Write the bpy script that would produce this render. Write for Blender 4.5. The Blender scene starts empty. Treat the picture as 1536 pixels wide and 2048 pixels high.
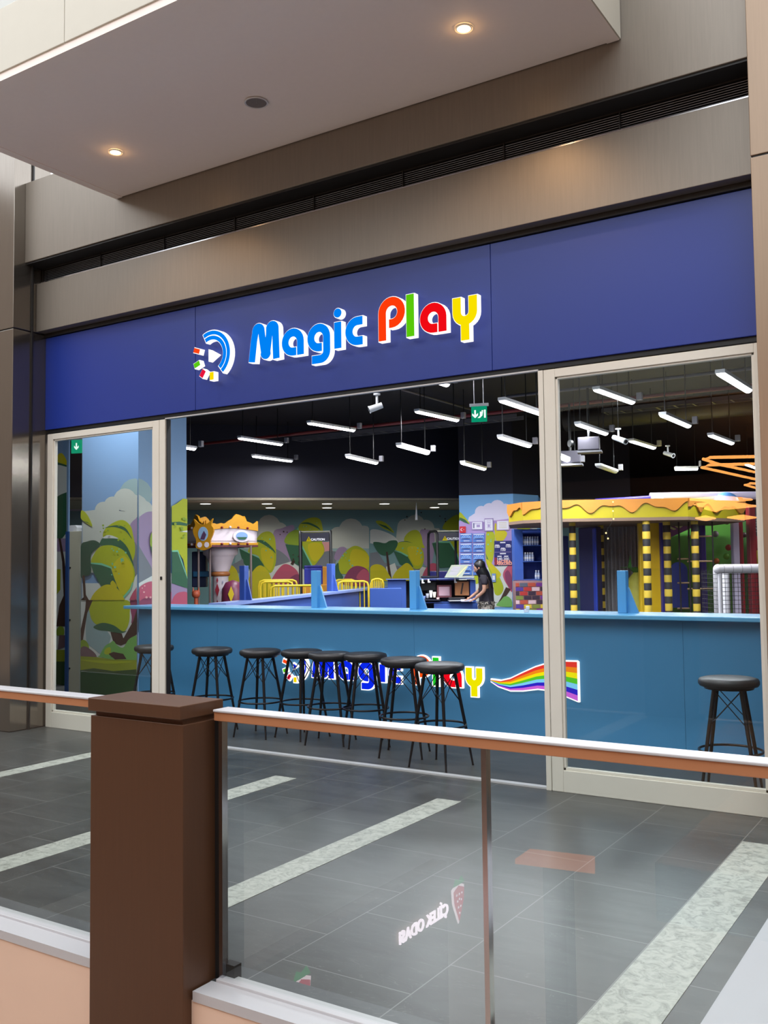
import bpy, bmesh, math, random
from mathutils import Vector, Matrix
random.seed(7)
S = bpy.context.scene
PI = math.pi

# ------------------------------------------------------------------ camera
YAW, PIT, ROL, FPX = 0.57204887, 0.0553705, -0.01200985, 1903.34
CAMH = 1.6
_f = Vector((-math.sin(YAW)*math.cos(PIT), math.cos(YAW)*math.cos(PIT), math.sin(PIT)))
_r0 = Vector((math.cos(YAW), math.sin(YAW), 0)); _u0 = _r0.cross(_f)
_r = math.cos(ROL)*_r0 + math.sin(ROL)*_u0
_u = -math.sin(ROL)*_r0 + math.cos(ROL)*_u0
CAM = Vector((0, 0, CAMH))
cd = bpy.data.cameras.new('camera'); cam = bpy.data.objects.new('camera', cd); S.collection.objects.link(cam)
M = Matrix((_r, _u, -_f)).transposed().to_4x4(); M.translation = CAM
cam.matrix_world = M
cd.sensor_fit = 'VERTICAL'; cd.sensor_height = 36; cd.lens = FPX/2048*36; cd.clip_start = .05; cd.clip_end = 200
S.camera = cam
# ------------------------------------------------------------------ world, exposure
w = bpy.data.worlds.new('world'); S.world = w; w.use_nodes = True
bg = w.node_tree.nodes['Background']; bg.inputs[0].default_value = (.90, .95, 1.0, 1); bg.inputs[1].default_value = 3.2
S.view_settings.view_transform = 'Standard'; S.view_settings.look = 'None'
S.view_settings.exposure = 0.0; S.view_settings.gamma = 1; S.view_settings.use_curve_mapping = False
S.cycles.max_bounces = 10; S.cycles.transparent_max_bounces = 24; S.cycles.use_denoising = True
BATTEN_W = 52.0       # watts of each shop batten's lamp

# ------------------------------------------------------------------ photo-measured points of the place
def ray(x, y): return _f + _r*((x-768)/FPX) - _u*((y-1024)/FPX)
def onZ(x, y, z): d = ray(x, y); return CAM + d*((z-CAM.z)/d.z)
def onY(x, y, Y): d = ray(x, y); return CAM + d*((Y-CAM.y)/d.y)
def onX(x, y, X): d = ray(x, y); return CAM + d*((X-CAM.x)/d.x)
def at(x, y, d): return CAM + ray(x, y)*d

# ------------------------------------------------------------------ materials
def lin(c):
    return tuple(((v/255)/12.92 if v/255 <= .04045 else ((v/255+.055)/1.055)**2.4) for v in c) + (1,)
_m = {}
def mat(name, rgb, rough=.5, metal=0, emit=0, noise=0, scale=8, spec=.5, bump=0):
    if name in _m: return _m[name]
    m = bpy.data.materials.new(name); m.use_nodes = True; nt = m.node_tree; b = nt.nodes['Principled BSDF']
    c = lin(rgb)
    b.inputs['Base Color'].default_value = c; b.inputs['Roughness'].default_value = rough; b.inputs['Metallic'].default_value = metal
    b.inputs['Specular IOR Level'].default_value = spec
    if emit:
        b.inputs['Emission Color'].default_value = c; b.inputs['Emission Strength'].default_value = emit
    if noise or bump:
        tc = nt.nodes.new('ShaderNodeTexCoord'); n = nt.nodes.new('ShaderNodeTexNoise'); n.inputs['Scale'].default_value = scale; n.inputs['Detail'].default_value = 5
        nt.links.new(tc.outputs['Object'], n.inputs['Vector'])
        if noise:
            mx = nt.nodes.new('ShaderNodeMix'); mx.data_type = 'RGBA'
            mx.inputs[6].default_value = tuple(v*(1-noise) for v in c[:3])+(1,); mx.inputs[7].default_value = tuple(min(1, v*(1+noise)) for v in c[:3])+(1,)
            nt.links.new(n.outputs['Fac'], mx.inputs[0]); nt.links.new(mx.outputs[2], b.inputs['Base Color'])
        if bump:
            bp = nt.nodes.new('ShaderNodeBump'); bp.inputs['Strength'].default_value = bump
            nt.links.new(n.outputs['Fac'], bp.inputs['Height']); nt.links.new(bp.outputs[0], b.inputs['Normal'])
    _m[name] = m; return m
def emis(name, rgb, s):
    if name in _m: return _m[name]
    m = bpy.data.materials.new(name); m.use_nodes = True; nt = m.node_tree; nt.nodes.clear()
    e = nt.nodes.new('ShaderNodeEmission'); e.inputs[0].default_value = lin(rgb); e.inputs[1].default_value = s
    o = nt.nodes.new('ShaderNodeOutputMaterial'); nt.links.new(e.outputs[0], o.inputs[0]); _m[name] = m; return m
def glass(name, tint=(1, 1, 1), ior=1.5):
    m = bpy.data.materials.new(name); m.use_nodes = True; nt = m.node_tree; nt.nodes.clear()
    t = nt.nodes.new('ShaderNodeBsdfTransparent'); t.inputs[0].default_value = tint+(1,)
    g = nt.nodes.new('ShaderNodeBsdfGlossy'); g.inputs['Roughness'].default_value = 0.0
    fr = nt.nodes.new('ShaderNodeFresnel'); fr.inputs[0].default_value = ior
    mx = nt.nodes.new('ShaderNodeMixShader'); o = nt.nodes.new('ShaderNodeOutputMaterial')
    ge = nt.nodes.new('ShaderNodeNewGeometry'); sb = nt.nodes.new('ShaderNodeMath'); sb.operation = 'SUBTRACT'; sb.inputs[0].default_value = 1; nt.links.new(ge.outputs['Backfacing'], sb.inputs[1])
    ml = nt.nodes.new('ShaderNodeMath'); ml.operation = 'MULTIPLY'; nt.links.new(fr.outputs[0], ml.inputs[0]); nt.links.new(sb.outputs[0], ml.inputs[1])
    nt.links.new(ml.outputs[0], mx.inputs[0]); nt.links.new(t.outputs[0], mx.inputs[1]); nt.links.new(g.outputs[0], mx.inputs[2]); nt.links.new(mx.outputs[0], o.inputs[0])
    _m[name] = m; return m
def steel(name, rgb, rough, metal):          # brushed coated metal: fine vertical streaks
    m = mat(name, rgb, rough, metal); nt = m.node_tree; b = nt.nodes['Principled BSDF']
    tc = nt.nodes.new('ShaderNodeTexCoord'); mp = nt.nodes.new('ShaderNodeMapping'); mp.inputs['Scale'].default_value = (30, 30, 1.2)
    n = nt.nodes.new('ShaderNodeTexNoise'); n.inputs['Scale'].default_value = 3; n.inputs['Detail'].default_value = 4
    mx = nt.nodes.new('ShaderNodeMix'); mx.data_type = 'RGBA'; c = lin(rgb)
    mx.inputs[6].default_value = tuple(v*.9 for v in c[:3])+(1,); mx.inputs[7].default_value = tuple(v*1.1 for v in c[:3])+(1,)
    nt.links.new(tc.outputs['Object'], mp.inputs[0]); nt.links.new(mp.outputs[0], n.inputs['Vector'])
    nt.links.new(n.outputs['Fac'], mx.inputs[0]); nt.links.new(mx.outputs[2], b.inputs['Base Color'])
    return m

G_door = glass('shop_glass', (.96, .985, .98), 1.6)
G_rail = glass('rail_glass', (.94, .965, .955), 1.8)
G_thin = glass('screen_glass', (.97, .99, .99), 1.3)
white_frame = mat('white_frame', (224, 219, 208), .4, noise=.04, scale=3)
brown_metal = steel('brown_metal', (86, 56, 37), .42, .1)
band_metal = steel('band_metal', (132, 123, 113), .42, .45)
column_metal = steel('column_metal', (132, 124, 116), .16, .85)
dark_metal = mat('dark_metal', (34, 32, 32), .5, noise=.1)
soffit_m = mat('soffit_white', (242, 228, 220), .7, noise=.02, scale=20)
cream = mat('cream_panel', (196, 190, 176), .6, noise=.02)
blue_board = mat('blue_board', (24, 50, 142), .36, noise=.03, scale=2)
black_m = mat('black', (16, 16, 18), .5)
black_wall = mat('black_wall', (19, 17, 34), .75, noise=.08, scale=2)
black_ceil = mat('black_ceiling', (20, 18, 26), .8, noise=.2, scale=1.5)
chrome = mat('chrome', (200, 200, 205), .15, 1)
bronze = mat('bronze', (190, 130, 92), .4, .15, noise=.03)
alu = mat('aluminium', (198, 197, 200), .35, .1)
beige = mat('beige_plaster', (232, 200, 178), .8, noise=.02)
counter_blue = mat('counter_blue', (72, 142, 192), .5, noise=.03, scale=3)
counter_top = mat('counter_top', (96, 168, 214), .25)
post_blue = mat('post_blue', (84, 158, 212), .4)
parapet_blue = mat('parapet_blue', (70, 100, 180), .45, noise=.03)
white_p = mat('white_plastic', (225, 225, 228), .4)
seat_black = mat('black_vinyl', (34, 34, 37), .45, noise=.1)
leg_black = mat('black_tube', (22, 22, 26), .35, .3)
YEL = mat('yellow_paint', (222, 190, 40), .4)
PADY = mat('padded_yellow', (226, 180, 20), .45, noise=.06)
PADB = mat('padded_blue', (34, 60, 130), .5, noise=.06)
GRN = mat('green_panel', (82, 146, 52), .5, noise=.08)
RED = mat('red_pad', (160, 28, 44), .5)
PUR = mat('purple_pad', (56, 36, 140), .5)

# slate floor: bond of 0.61 m tiles, light grout, veins, polished
def floor_mat(name, dark, light, grout, rough):
    m = bpy.data.materials.new(name); m.use_nodes = True; nt = m.node_tree; b = nt.nodes['Principled BSDF']; L = nt.links.new
    tc = nt.nodes.new('ShaderNodeTexCoord'); mp = nt.nodes.new('ShaderNodeMapping')
    mp.inputs['Rotation'].default_value = (0, 0, PI/2); mp.inputs['Location'].default_value = (-.25, 1.295, 0)
    br = nt.nodes.new('ShaderNodeTexBrick'); br.offset = .5; br.inputs['Scale'].default_value = 1
    br.inputs['Brick Width'].default_value = .61; br.inputs['Row Height'].default_value = .61; br.inputs['Mortar Size'].default_value = .0028; br.inputs['Mortar Smooth'].default_value = .1
    L(tc.outputs['Object'], mp.inputs[0]); L(mp.outputs[0], br.inputs['Vector'])
    n = nt.nodes.new('ShaderNodeTexNoise'); n.inputs['Scale'].default_value = 1.3; n.inputs['Detail'].default_value = 9; n.inputs['Distortion'].default_value = 1.6; n.inputs['Roughness'].default_value = .65
    mp2 = nt.nodes.new('ShaderNodeMapping'); mp2.inputs['Rotation'].default_value = (0, 0, .5); mp2.inputs['Scale'].default_value = (1, 3.5, 1)
    L(tc.outputs['Object'], mp2.inputs[0]); L(mp2.outputs[0], n.inputs['Vector'])
    cr = nt.nodes.new('ShaderNodeValToRGB'); e = cr.color_ramp.elements; e[0].position = .3; e[0].color = lin(dark); e[1].position = .72; e[1].color = lin(light)
    L(n.outputs['Fac'], cr.inputs[0])
    wv = nt.nodes.new('ShaderNodeTexNoise'); wv.inputs['Scale'].default_value = 2.2; wv.inputs['Detail'].default_value = 3; wv.inputs['Distortion'].default_value = 2.5
    L(mp2.outputs[0], wv.inputs['Vector'])
    vr = nt.nodes.new('ShaderNodeValToRGB'); q = vr.color_ramp.elements; q[0].position = .497; q[0].color = (0, 0, 0, 1); q[1].position = .5; q[1].color = (.28, .28, .28, 1)
    k = vr.color_ramp.elements.new(.503); k.color = (0, 0, 0, 1)
    L(wv.outputs['Fac'], vr.inputs[0])
    a = nt.nodes.new('ShaderNodeMix'); a.data_type = 'RGBA'; L(vr.outputs[0], a.inputs[0]); L(cr.outputs[0], a.inputs[6]); a.inputs[7].default_value = lin((150, 150, 146))
    g = nt.nodes.new('ShaderNodeMix'); g.data_type = 'RGBA'; L(br.outputs['Fac'], g.inputs[0]); L(a.outputs[2], g.inputs[6]); g.inputs[7].default_value = lin(grout)
    L(g.outputs[2], b.inputs['Base Color']); b.inputs['Roughness'].default_value = rough
    bp = nt.nodes.new('ShaderNodeBump'); bp.inputs['Strength'].default_value = .04; L(n.outputs['Fac'], bp.inputs['Height']); L(bp.outputs[0], b.inputs['Normal'])
    return m
slate = floor_mat('slate_tiles', (52, 54, 55), (76, 79, 79), (118, 120, 118), .36)
slate_shop = floor_mat('shop_tiles', (64, 64, 64), (84, 84, 82), (78, 78, 78), .4)
def marble_mat():
    m = bpy.data.materials.new('marble'); m.use_nodes = True; nt = m.node_tree; b = nt.nodes['Principled BSDF']; L = nt.links.new
    tc = nt.nodes.new('ShaderNodeTexCoord'); n = nt.nodes.new('ShaderNodeTexNoise'); n.inputs['Scale'].default_value = 16; n.inputs['Detail'].default_value = 12; n.inputs['Distortion'].default_value = 1.2; n.inputs['Roughness'].default_value = .7
    cr = nt.nodes.new('ShaderNodeValToRGB'); e = cr.color_ramp.elements; e[0].position = .36; e[0].color = lin((134, 137, 130)); e[1].position = .56; e[1].color = lin((182, 184, 176))
    L(tc.outputs['Object'], n.inputs['Vector']); L(n.outputs['Fac'], cr.inputs[0]); L(cr.outputs[0], b.inputs['Base Color']); b.inputs['Roughness'].default_value = .4
    return m
marble = marble_mat()

# ------------------------------------------------------------------ object helpers
col = S.collection
def root_loc(o):
    v = Vector((0, 0, 0))
    while o: v = v + o.location; o = o.parent
    return v
def tag(o, label=None, cat=None, group=None, kind=None):
    if label: o['label'] = label
    if cat: o['category'] = cat
    if group: o['group'] = group
    if kind: o['kind'] = kind
    return o
def thing(name, label, cat, loc=(0, 0, 0), group=None, rz=0):
    o = bpy.data.objects.new(name, None); col.objects.link(o); o.location = loc; o.rotation_euler.z = rz
    o.empty_display_size = .1
    return tag(o, label, cat, group)
def frame_from(d):
    d = d.normalized(); a = Vector((0, 0, 1)) if abs(d.z) < .95 else Vector((1, 0, 0))
    x = a.cross(d).normalized(); return x, d.cross(x)
class MB:
    def __init__(s): s.v = []; s.f = []; s.m = []; s.mats = []; s.sm = []
    def mi(s, m):
        if m not in s.mats: s.mats.append(m)
        return s.mats.index(m)
    def add(s, vs, fs, m, smooth=False):
        b = len(s.v); s.v += [Vector(p) for p in vs]; k = s.mi(m)
        for q in fs: s.f.append([b+i for i in q]); s.m.append(k); s.sm.append(smooth)
        return s
    def box(s, a, b, m):
        x0, x1 = sorted((a[0], b[0])); y0, y1 = sorted((a[1], b[1])); z0, z1 = sorted((a[2], b[2]))
        return s.add([(x0,y0,z0),(x1,y0,z0),(x1,y1,z0),(x0,y1,z0),(x0,y0,z1),(x1,y0,z1),(x1,y1,z1),(x0,y1,z1)],
                     [(0,3,2,1),(4,5,6,7),(0,1,5,4),(1,2,6,5),(2,3,7,6),(3,0,4,7)], m)
    def obox(s, c, size, m, rz=0, rx=0, ry=0):        # oriented box about its centre
        R = Matrix.Rotation(rz, 3, 'Z') @ Matrix.Rotation(ry, 3, 'Y') @ Matrix.Rotation(rx, 3, 'X'); c = Vector(c); h = [q/2 for q in size]
        P = [c + R @ Vector((sx*h[0], sy*h[1], sz*h[2])) for sz in (-1, 1) for sx, sy in ((-1,-1),(1,-1),(1,1),(-1,1))]
        return s.add(P, [(0,3,2,1),(4,5,6,7),(0,1,5,4),(1,2,6,5),(2,3,7,6),(3,0,4,7)], m)
    def bar(s, a, b, wid, hei, m):                    # rectangular bar between two points, wid horizontal
        a = Vector(a); b = Vector(b); x, y = frame_from(b-a)
        P = []
        for p in (a, b):
            for i, j in ((-1,-1),(1,-1),(1,1),(-1,1)): P.append(p + x*(i*wid/2) + y*(j*hei/2))
        return s.add(P, [(0,3,2,1),(4,5,6,7),(0,1,5,4),(1,2,6,5),(2,3,7,6),(3,0,4,7)], m)
    def tube(s, pts, r, m, n=10, closed=False):
        pts = [Vector(p) for p in pts]; N = len(pts); rs = r if isinstance(r, (list, tuple)) else [r]*N
        P = []; x = None
        for i, p in enumerate(pts):
            if closed: d = pts[(i+1) % N]-pts[i-1]
            else: d = pts[min(i+1, N-1)]-pts[max(i-1, 0)]
            d = d.normalized()
            if x is None: x, _ = frame_from(d)
            x = (x - d*x.dot(d)).normalized(); y = d.cross(x)
            for k in range(n):
                t = 2*PI*k/n; P.append(p + (x*math.cos(t)+y*math.sin(t))*rs[i])
        F = []
        for i in range(N if closed else N-1):
            j = (i+1) % N
            for k in range(n): F.append((i*n+k, i*n+(k+1) % n, j*n+(k+1) % n, j*n+k))
        s.add(P, F, m, True)
        if not closed: s.add(P[:n], [tuple(range(n))[::-1]], m); s.add(P[-n:], [tuple(range(n))], m)
        return s
    def lathe(s, prof, m, c=(0, 0, 0), n=24, caps=True, smooth=True):
        P = []; c = Vector(c)
        for r, z in prof:
            for k in range(n): t = 2*PI*k/n; P.append(c + Vector((r*math.cos(t), r*math.sin(t), z)))
        F = []
        for i in range(len(prof)-1):
            for k in range(n): F.append((i*n+k, i*n+(k+1) % n, (i+1)*n+(k+1) % n, (i+1)*n+k))
        s.add(P, F, m, smooth)
        if caps:
            s.add(P[:n], [tuple(range(n))[::-1]], m); s.add(P[-n:], [tuple(range(n))], m)
        return s
    def ball(s, c, r, m, n=14, sz=1, half=False):
        prof = []
        for i in range(n//2+1):
            t = -PI/2+PI*i/(n//2)
            if half and t < 0: continue
            prof.append((max(1e-4, r*math.cos(t)), r*math.sin(t)*sz))
        return s.lathe(prof, m, c, n)
    def prism(s, pts, d, m):                          # planar outline (3D points) pushed along d
        pts = [Vector(p) for p in pts]; d = Vector(d); n = len(pts)
        nrm = Vector((0, 0, 0))
        for i in range(n): nrm += pts[i].cross(pts[(i+1) % n])
        if nrm.dot(d) > 0: pts = pts[::-1]
        P = pts+[p+d for p in pts]
        F = [tuple(range(n)), tuple(range(n, 2*n))[::-1]]
        for i in range(n): j = (i+1) % n; F.append((j, i, n+i, n+j))
        return s.add(P, F, m)
    def face(s, pts, m): return s.add(pts, [tuple(range(len(pts)))], m)
    def build(s, name, parent=None, base=None, bevel=0):
        me = bpy.data.meshes.new(name)
        if parent is not None: o0 = root_loc(parent)
        elif base is not None: o0 = Vector(base)
        else:
            xs = [p.x for p in s.v]; ys = [p.y for p in s.v]; zs = [p.z for p in s.v]
            o0 = Vector(((min(xs)+max(xs))/2, (min(ys)+max(ys))/2, min(zs)))
        me.from_pydata([p-o0 for p in s.v], [], s.f)
        for m in s.mats: me.materials.append(m)
        for p, k, q in zip(me.polygons, s.m, s.sm): p.material_index = k; p.use_smooth = q
        me.update()
        o = bpy.data.objects.new(name, me); col.objects.link(o)
        if parent is not None: o.parent = parent
        else: o.location = o0
        if bevel:
            b = o.modifiers.new('bevel', 'BEVEL'); b.width = bevel; b.segments = 2; b.limit_method = 'ANGLE'; b.angle_limit = .7
        return o
def struct(name, mb, bevel=0, base=None): return tag(mb.build(name, bevel=bevel, base=base), kind='structure')
def copy_tree(o, parent=None):
    c = o.copy(); col.objects.link(c); c.parent = parent
    for ch in list(o.children): copy_tree(ch, c)
    return c
def text_mesh(body, size, depth=0.0, align='CENTER', bold=0.0, space=1.0):
    cu = bpy.data.curves.new('t', 'FONT'); cu.body = body; cu.size = size; cu.extrude = depth; cu.align_x = align; cu.align_y = 'CENTER'; cu.offset = bold; cu.space_character = space
    cu.resolution_u = 3
    ob = bpy.data.objects.new('t', cu); col.objects.link(ob)
    dg = bpy.context.evaluated_depsgraph_get(); me = bpy.data.meshes.new_from_object(ob.evaluated_get(dg))
    vs = [v.co.copy() for v in me.vertices]; fs = [tuple(p.vertices) for p in me.polygons]
    bpy.data.objects.remove(ob); bpy.data.curves.remove(cu); bpy.data.meshes.remove(me)
    return vs, fs
def add_text(mb, body, size, o, ux, uz, m, depth=0.0, bold=0.0, align='CENTER', sx=1.0, space=1.0):
    vs, fs = text_mesh(body, size, depth, align, bold, space)
    ux = Vector(ux).normalized(); uz = Vector(uz).normalized(); n = ux.cross(uz)
    mb.add([Vector(o)+ux*(p.x*sx)+uz*p.y+n*p.z for p in vs], fs, m)
def smooth_poly(pts, k=4):                           # closed Catmull-Rom outline
    out = []; n = len(pts)
    for i in range(n):
        p0, p1, p2, p3 = [pts[(i+j-1) % n] for j in range(4)]
        for t in range(k):
            t /= k
            out.append(tuple(.5*(2*p1[a]+(p2[a]-p0[a])*t+(2*p0[a]-5*p1[a]+4*p2[a]-p3[a])*t*t+(3*p1[a]-p0[a]-3*p2[a]+p3[a])*t**3) for a in (0, 1)))
    return out

# ================================================================== STRUCTURE
Y0 = 6.365
mb = MB(); mb.box((-16, 2.80, -.3), (6, Y0+.02, 0), slate); struct('floor', mb, base=(0, 0, 0))
mb = MB(); mb.box((-22, Y0+.02, -.3), (6, 32, 0), slate_shop); struct('floor', mb, base=(0, 0, 0))
mb = MB(); mb.box((-1.6, -5, -.3), (6, .55, 0), slate); struct('floor', mb, base=(0, 0, 0))
mb = MB(); mb.box((-16, -21, -5.3), (6, 2.6, -5), mat('lower_stone', (226, 216, 204), .5, noise=.05, scale=2)); struct('floor', mb, base=(0, 0, 0))
n = 1
for x0, x1 in ((-1.29, -1.045), (-3.29, -3.105), (-4.71, -4.51), (-6.7, -6.53)):
    mb = MB(); mb.box((x0, 2.85, 0), (x1, 5.74, .002), marble); struct('trim_%d' % n, mb); n += 1
# slab edge of the void under the railing
mb = MB(); mb.box((-16, 2.70, -.5), (6, 2.80, -.035), beige); struct('trim_%d' % n, mb); n += 1
mb = MB(); mb.box((-16, 2.695, -.035), (-3.15, 2.80, .003), alu); struct('trim_%d' % n, mb); n += 1
mb = MB(); mb.box((-2.62, 2.695, -.035), (6, 2.80, .003), alu); struct('trim_%d' % n, mb); n += 1
# threshold track
mb = MB(); mb.box((-6.49, Y0-.01, 0), (-2.74, Y0+.05, .012), alu); struct('trim_%d' % n, mb); n += 1

# left and right columns, cladding panels with a joint
def clad(x0, x1, y0, y1, zs, name, m):
    mb = MB()
    for a, b in zip(zs[:-1], zs[1:]): mb.box((x0, y0, a+.006), (x1, y1, b-.006), m)
    mb.box((x0+.01, y0+.01, zs[0]), (x1-.01, y1-.01, zs[-1]), dark_metal)
    struct(name, mb, bevel=.004)
clad(-10.2, -8.22, 5.93, 6.37, [0, 4.02, 5.9, 8.5], 'wall_left', column_metal)
mb = MB(); mb.box((-8.222, 6.14, 0), (-8.2, 6.155, 5.9), dark_metal); struct('trim_%d' % n, mb); n += 1
clad(-1.17, 1.6, 5.98, 6.9, [0, 4.05, 8.5], 'wall_right', steel('pillar_metal', (150, 128, 108), .35, .4))
# facade bands, vent recess
def band(y, z0, z1, m, th):
    global n
    mb = MB(); mb.box((-8.22, y, z0), (-1.17, y+th, z1), m); struct('trim_%d' % n, mb, bevel=.004); n += 1
band(6.06, 4.716, 5.545, band_metal, .28)
mb = MB(); mb.box((-8.22, 6.075, 4.70), (-1.17, 6.34, 4.715), dark_metal); struct('trim_%d' % n, mb); n += 1  # added dark sheet, painting the shade on the upper band's underside
band(6.2, 4.03, 4.53, band_metal, .14)
band(6.34, 4.53, 4.716, black_m, .1)
band(6.3, 3.99, 4.03, dark_metal, .1)
g = thing('vent_grille', 'long dark horizontal louvre grille between the two steel bands above the blue sign board', 'vent', (-4.7, 6.3, 4.53))
mb = MB(); mb.box((-8.2, 6.24, 4.53), (-1.19, 6.32, 4.555), chrome); mb.box((-8.2, 6.27, 4.69), (-1.19, 6.32, 4.714), dark_metal)
for k in range(9): mb.box((-8.2+k*.876-.004, 6.262, 4.55), (-8.2+k*.876+.004, 6.3, 4.7), dark_metal)
mb.build('frame', g)
for k in range(8):
    mb = MB(); mb.obox((-4.695, 6.29, 4.567+k*.0165), (7.0, .03, .004), mat('slat_metal', (128, 132, 142), .35, .5), rx=.5); mb.build('slat', g)
# front wall of the shop above the doors (behind sign board)
mb = MB(); mb.box((-22, 6.425, 3.1), (6, 6.47, 5.2), black_wall); struct('wall_front', mb)
# blue sign board
t = thing('sign_board', 'wide blue fascia board across the shop front carrying the lit sign', 'sign board', (-4.7, 6.32, 3.0))
mb = MB(); mb.box((-8.22, 6.32, 3.03), (-6.105, 6.42, 3.985), blue_board); mb.build('board_panel', t, bevel=.003)
mb = MB(); mb.box((-6.10, 6.32, 3.03), (-3.1, 6.42, 3.985), blue_board); mb.build('board_panel', t, bevel=.003)
mb = MB(); mb.box((-3.097, 6.32, 3.03), (-1.17, 6.42, 3.985), blue_board); mb.build('board_panel', t, bevel=.003)
mb = MB(); mb.box((-8.22, 6.34, 2.995), (-1.17, 6.42, 3.03), black_m); mb.box((-6.5, 6.33, 2.985), (-2.74, 6.36, 2.995), alu); mb.build('bottom_track', t)

# soffit / bulkhead above
SX0, SX1, SY0, SY1, SZ = -6.86, -1.985, 4.09, 6.05, 5.08
mb = MB(); mb.box((SX0-4, SY0-.0, SZ), (SX1, 6.05, SZ+.56), cream)
mb.v = []; mb.f = []; mb.m = []; mb.sm = []
mb.box((SX0, SY0+.09, SZ), (SX1, SY1, SZ+.3), soffit_m)
ob = struct('ceiling', mb)
for a, b, mm in (((SX0, SY0, SZ-.006), (SX1, SY0+.085, SZ+.05), soffit_m), ((SX0, SY0+.09, SZ-.006), (SX0+.085, SY1, SZ+.0), soffit_m), ((SX1-.085, SY0+.09, SZ-.006), (SX1, SY1, SZ), soffit_m)):
    mb = MB(); mb.box(a, b, mm); struct('trim_%d' % n, mb); n += 1
for a, b in ((SX0, -5.14), (-5.135, -2.9), (-2.895, SX1)):
    mb = MB(); mb.box((a, SY0-.012, SZ+.05), (b, SY0+.06, SZ+.52), cream); struct('trim_%d' % n, mb, bevel=.004); n += 1
mb = MB(); mb.box((SX1-.01, SY0, SZ+.0), (SX1+.01, SY1, SZ+.9), cream); struct('trim_%d' % n, mb); n += 1
mb = MB(); mb.box((SX0-.01, SY0, SZ+.0), (SX0+.01, SY1, SZ+.52), cream); struct('trim_%d' % n, mb); n += 1
mb = MB(); mb.box((SX0, SY0+.02, SZ+.53), (SX1, SY0+.032, SZ+1.6), G_rail); struct('window_1', mb)

warm = emis('warm_lamp', (255, 214, 150), 9)
def downlight(x, y, z, name, label, r=.045):
    t = thing(name, label, 'ceiling light', (x, y, z))
    mb = MB(); mb.lathe([(r+.014, -.006), (r+.014, 0), (r, 0), (r, -.006)], white_p, (x, y, z-.006), 28, caps=False); mb.build('trim_ring', t)
    mb = MB(); mb.lathe([(r, -.005), (r*.99, -.002)], warm, (x, y, z-.006), 28); mb.build('lamp_face', t)
    L = bpy.data.lights.new('lamp', 'SPOT'); L.energy = 60; L.color = (1, .62, .32); L.spot_size = 2.3; L.spot_blend = .6; L.shadow_soft_size = .04
    lo = bpy.data.objects.new('lamp', L); col.objects.link(lo); lo.parent = t; lo.location = (0, 0, -.03)
    L2 = bpy.data.lights.new('glow', 'POINT'); L2.energy = .35; L2.color = (1, .55, .2); L2.shadow_soft_size = .03
    lo = bpy.data.objects.new('glow', L2); col.objects.link(lo); lo.parent = t; lo.location = (0, 0, -.045)
downlight(-6.07, 5.345, SZ, 'downlight', 'small warm glowing downlight in the white soffit, the lower left one')
downlight(-2.78, 5.345, SZ, 'downlight', 'small warm glowing downlight in the white soffit, near its right end')
t = thing('ceiling_speaker', 'round grey grille speaker flush in the white soffit between the downlights', 'speaker', (-4.54, 5.35, SZ))
mb = MB(); mb.lathe([(.088, -.007), (.088, 0), (.078, 0), (.078, -.007)], white_p, (-4.54, 5.35, SZ-.006), 32, caps=False); mb.build('trim_ring', t)
mb = MB(); mb.lathe([(.078, -.005), (.04, -.003), (.001, -.0025)], mat('speaker_mesh', (120, 112, 110), .7, noise=.4, scale=300), (-4.54, 5.35, SZ-.006), 32, caps=False); mb.build('grille', t)

# ------------------------------------------------------------------ sliding door frames
def door(name, x0, x1, base_h, extra=None):
    mb = MB()
    y0, y1 = Y0-.03, Y0+.03; sw = .085
    mb.box((x0, y0, 0), (x0+sw, y1, 2.985), white_frame); mb.box((x1-sw, y0, 0), (x1, y1, 2.985), white_frame)
    mb.box((x0+sw, y0, 2.925), (x1-sw, y1, 2.985), white_frame); mb.box((x0+sw, y0, 0), (x1-sw, y1, base_h), white_frame)
    # glazing beads
    for a, b in (((x0+sw, y0+.012, base_h), (x0+sw+.018, y1-.012, 2.925)), ((x1-sw-.018, y0+.012, base_h), (x1-sw, y1-.012, 2.925)), ((x0+sw, y0+.012, base_h), (x1-sw, y1-.012, base_h+.02)), ((x0+sw, y0+.012, 2.91), (x1-sw, y1-.012, 2.925))):
        mb.box(a, b, white_frame)
    o = struct(name, mb, bevel=.003)
    mb = MB(); mb.box((x0+sw, Y0-.005, base_h+.005), (x1-sw, Y0+.005, 2.92), G_door); mb.build('glass_pane', o)
    return o
d1 = door('door_1', -8.2, -6.585, .155)
mb = MB(); mb.box((-6.58, Y0-.03, 0), (-6.505, Y0+.03, 2.985), white_frame); mb.box((-6.498, Y0-.02, 0), (-6.488, Y0+.03, 2.985), black_m); struct('trim_%d' % n, mb, bevel=.003); n += 1
mb = MB(); mb.obox((-6.55, Y0-.034, 1.50), (.02, .01, .03), black_m); mb.build('door_lock', d1)
d2 = door('door_2', -2.70, -1.175, .15)
mb = MB(); mb.box((-2.742, Y0-.035, 0), (-2.703, Y0+.035, 2.985), white_frame); struct('trim_%d' % n, mb, bevel=.003); n += 1

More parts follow.
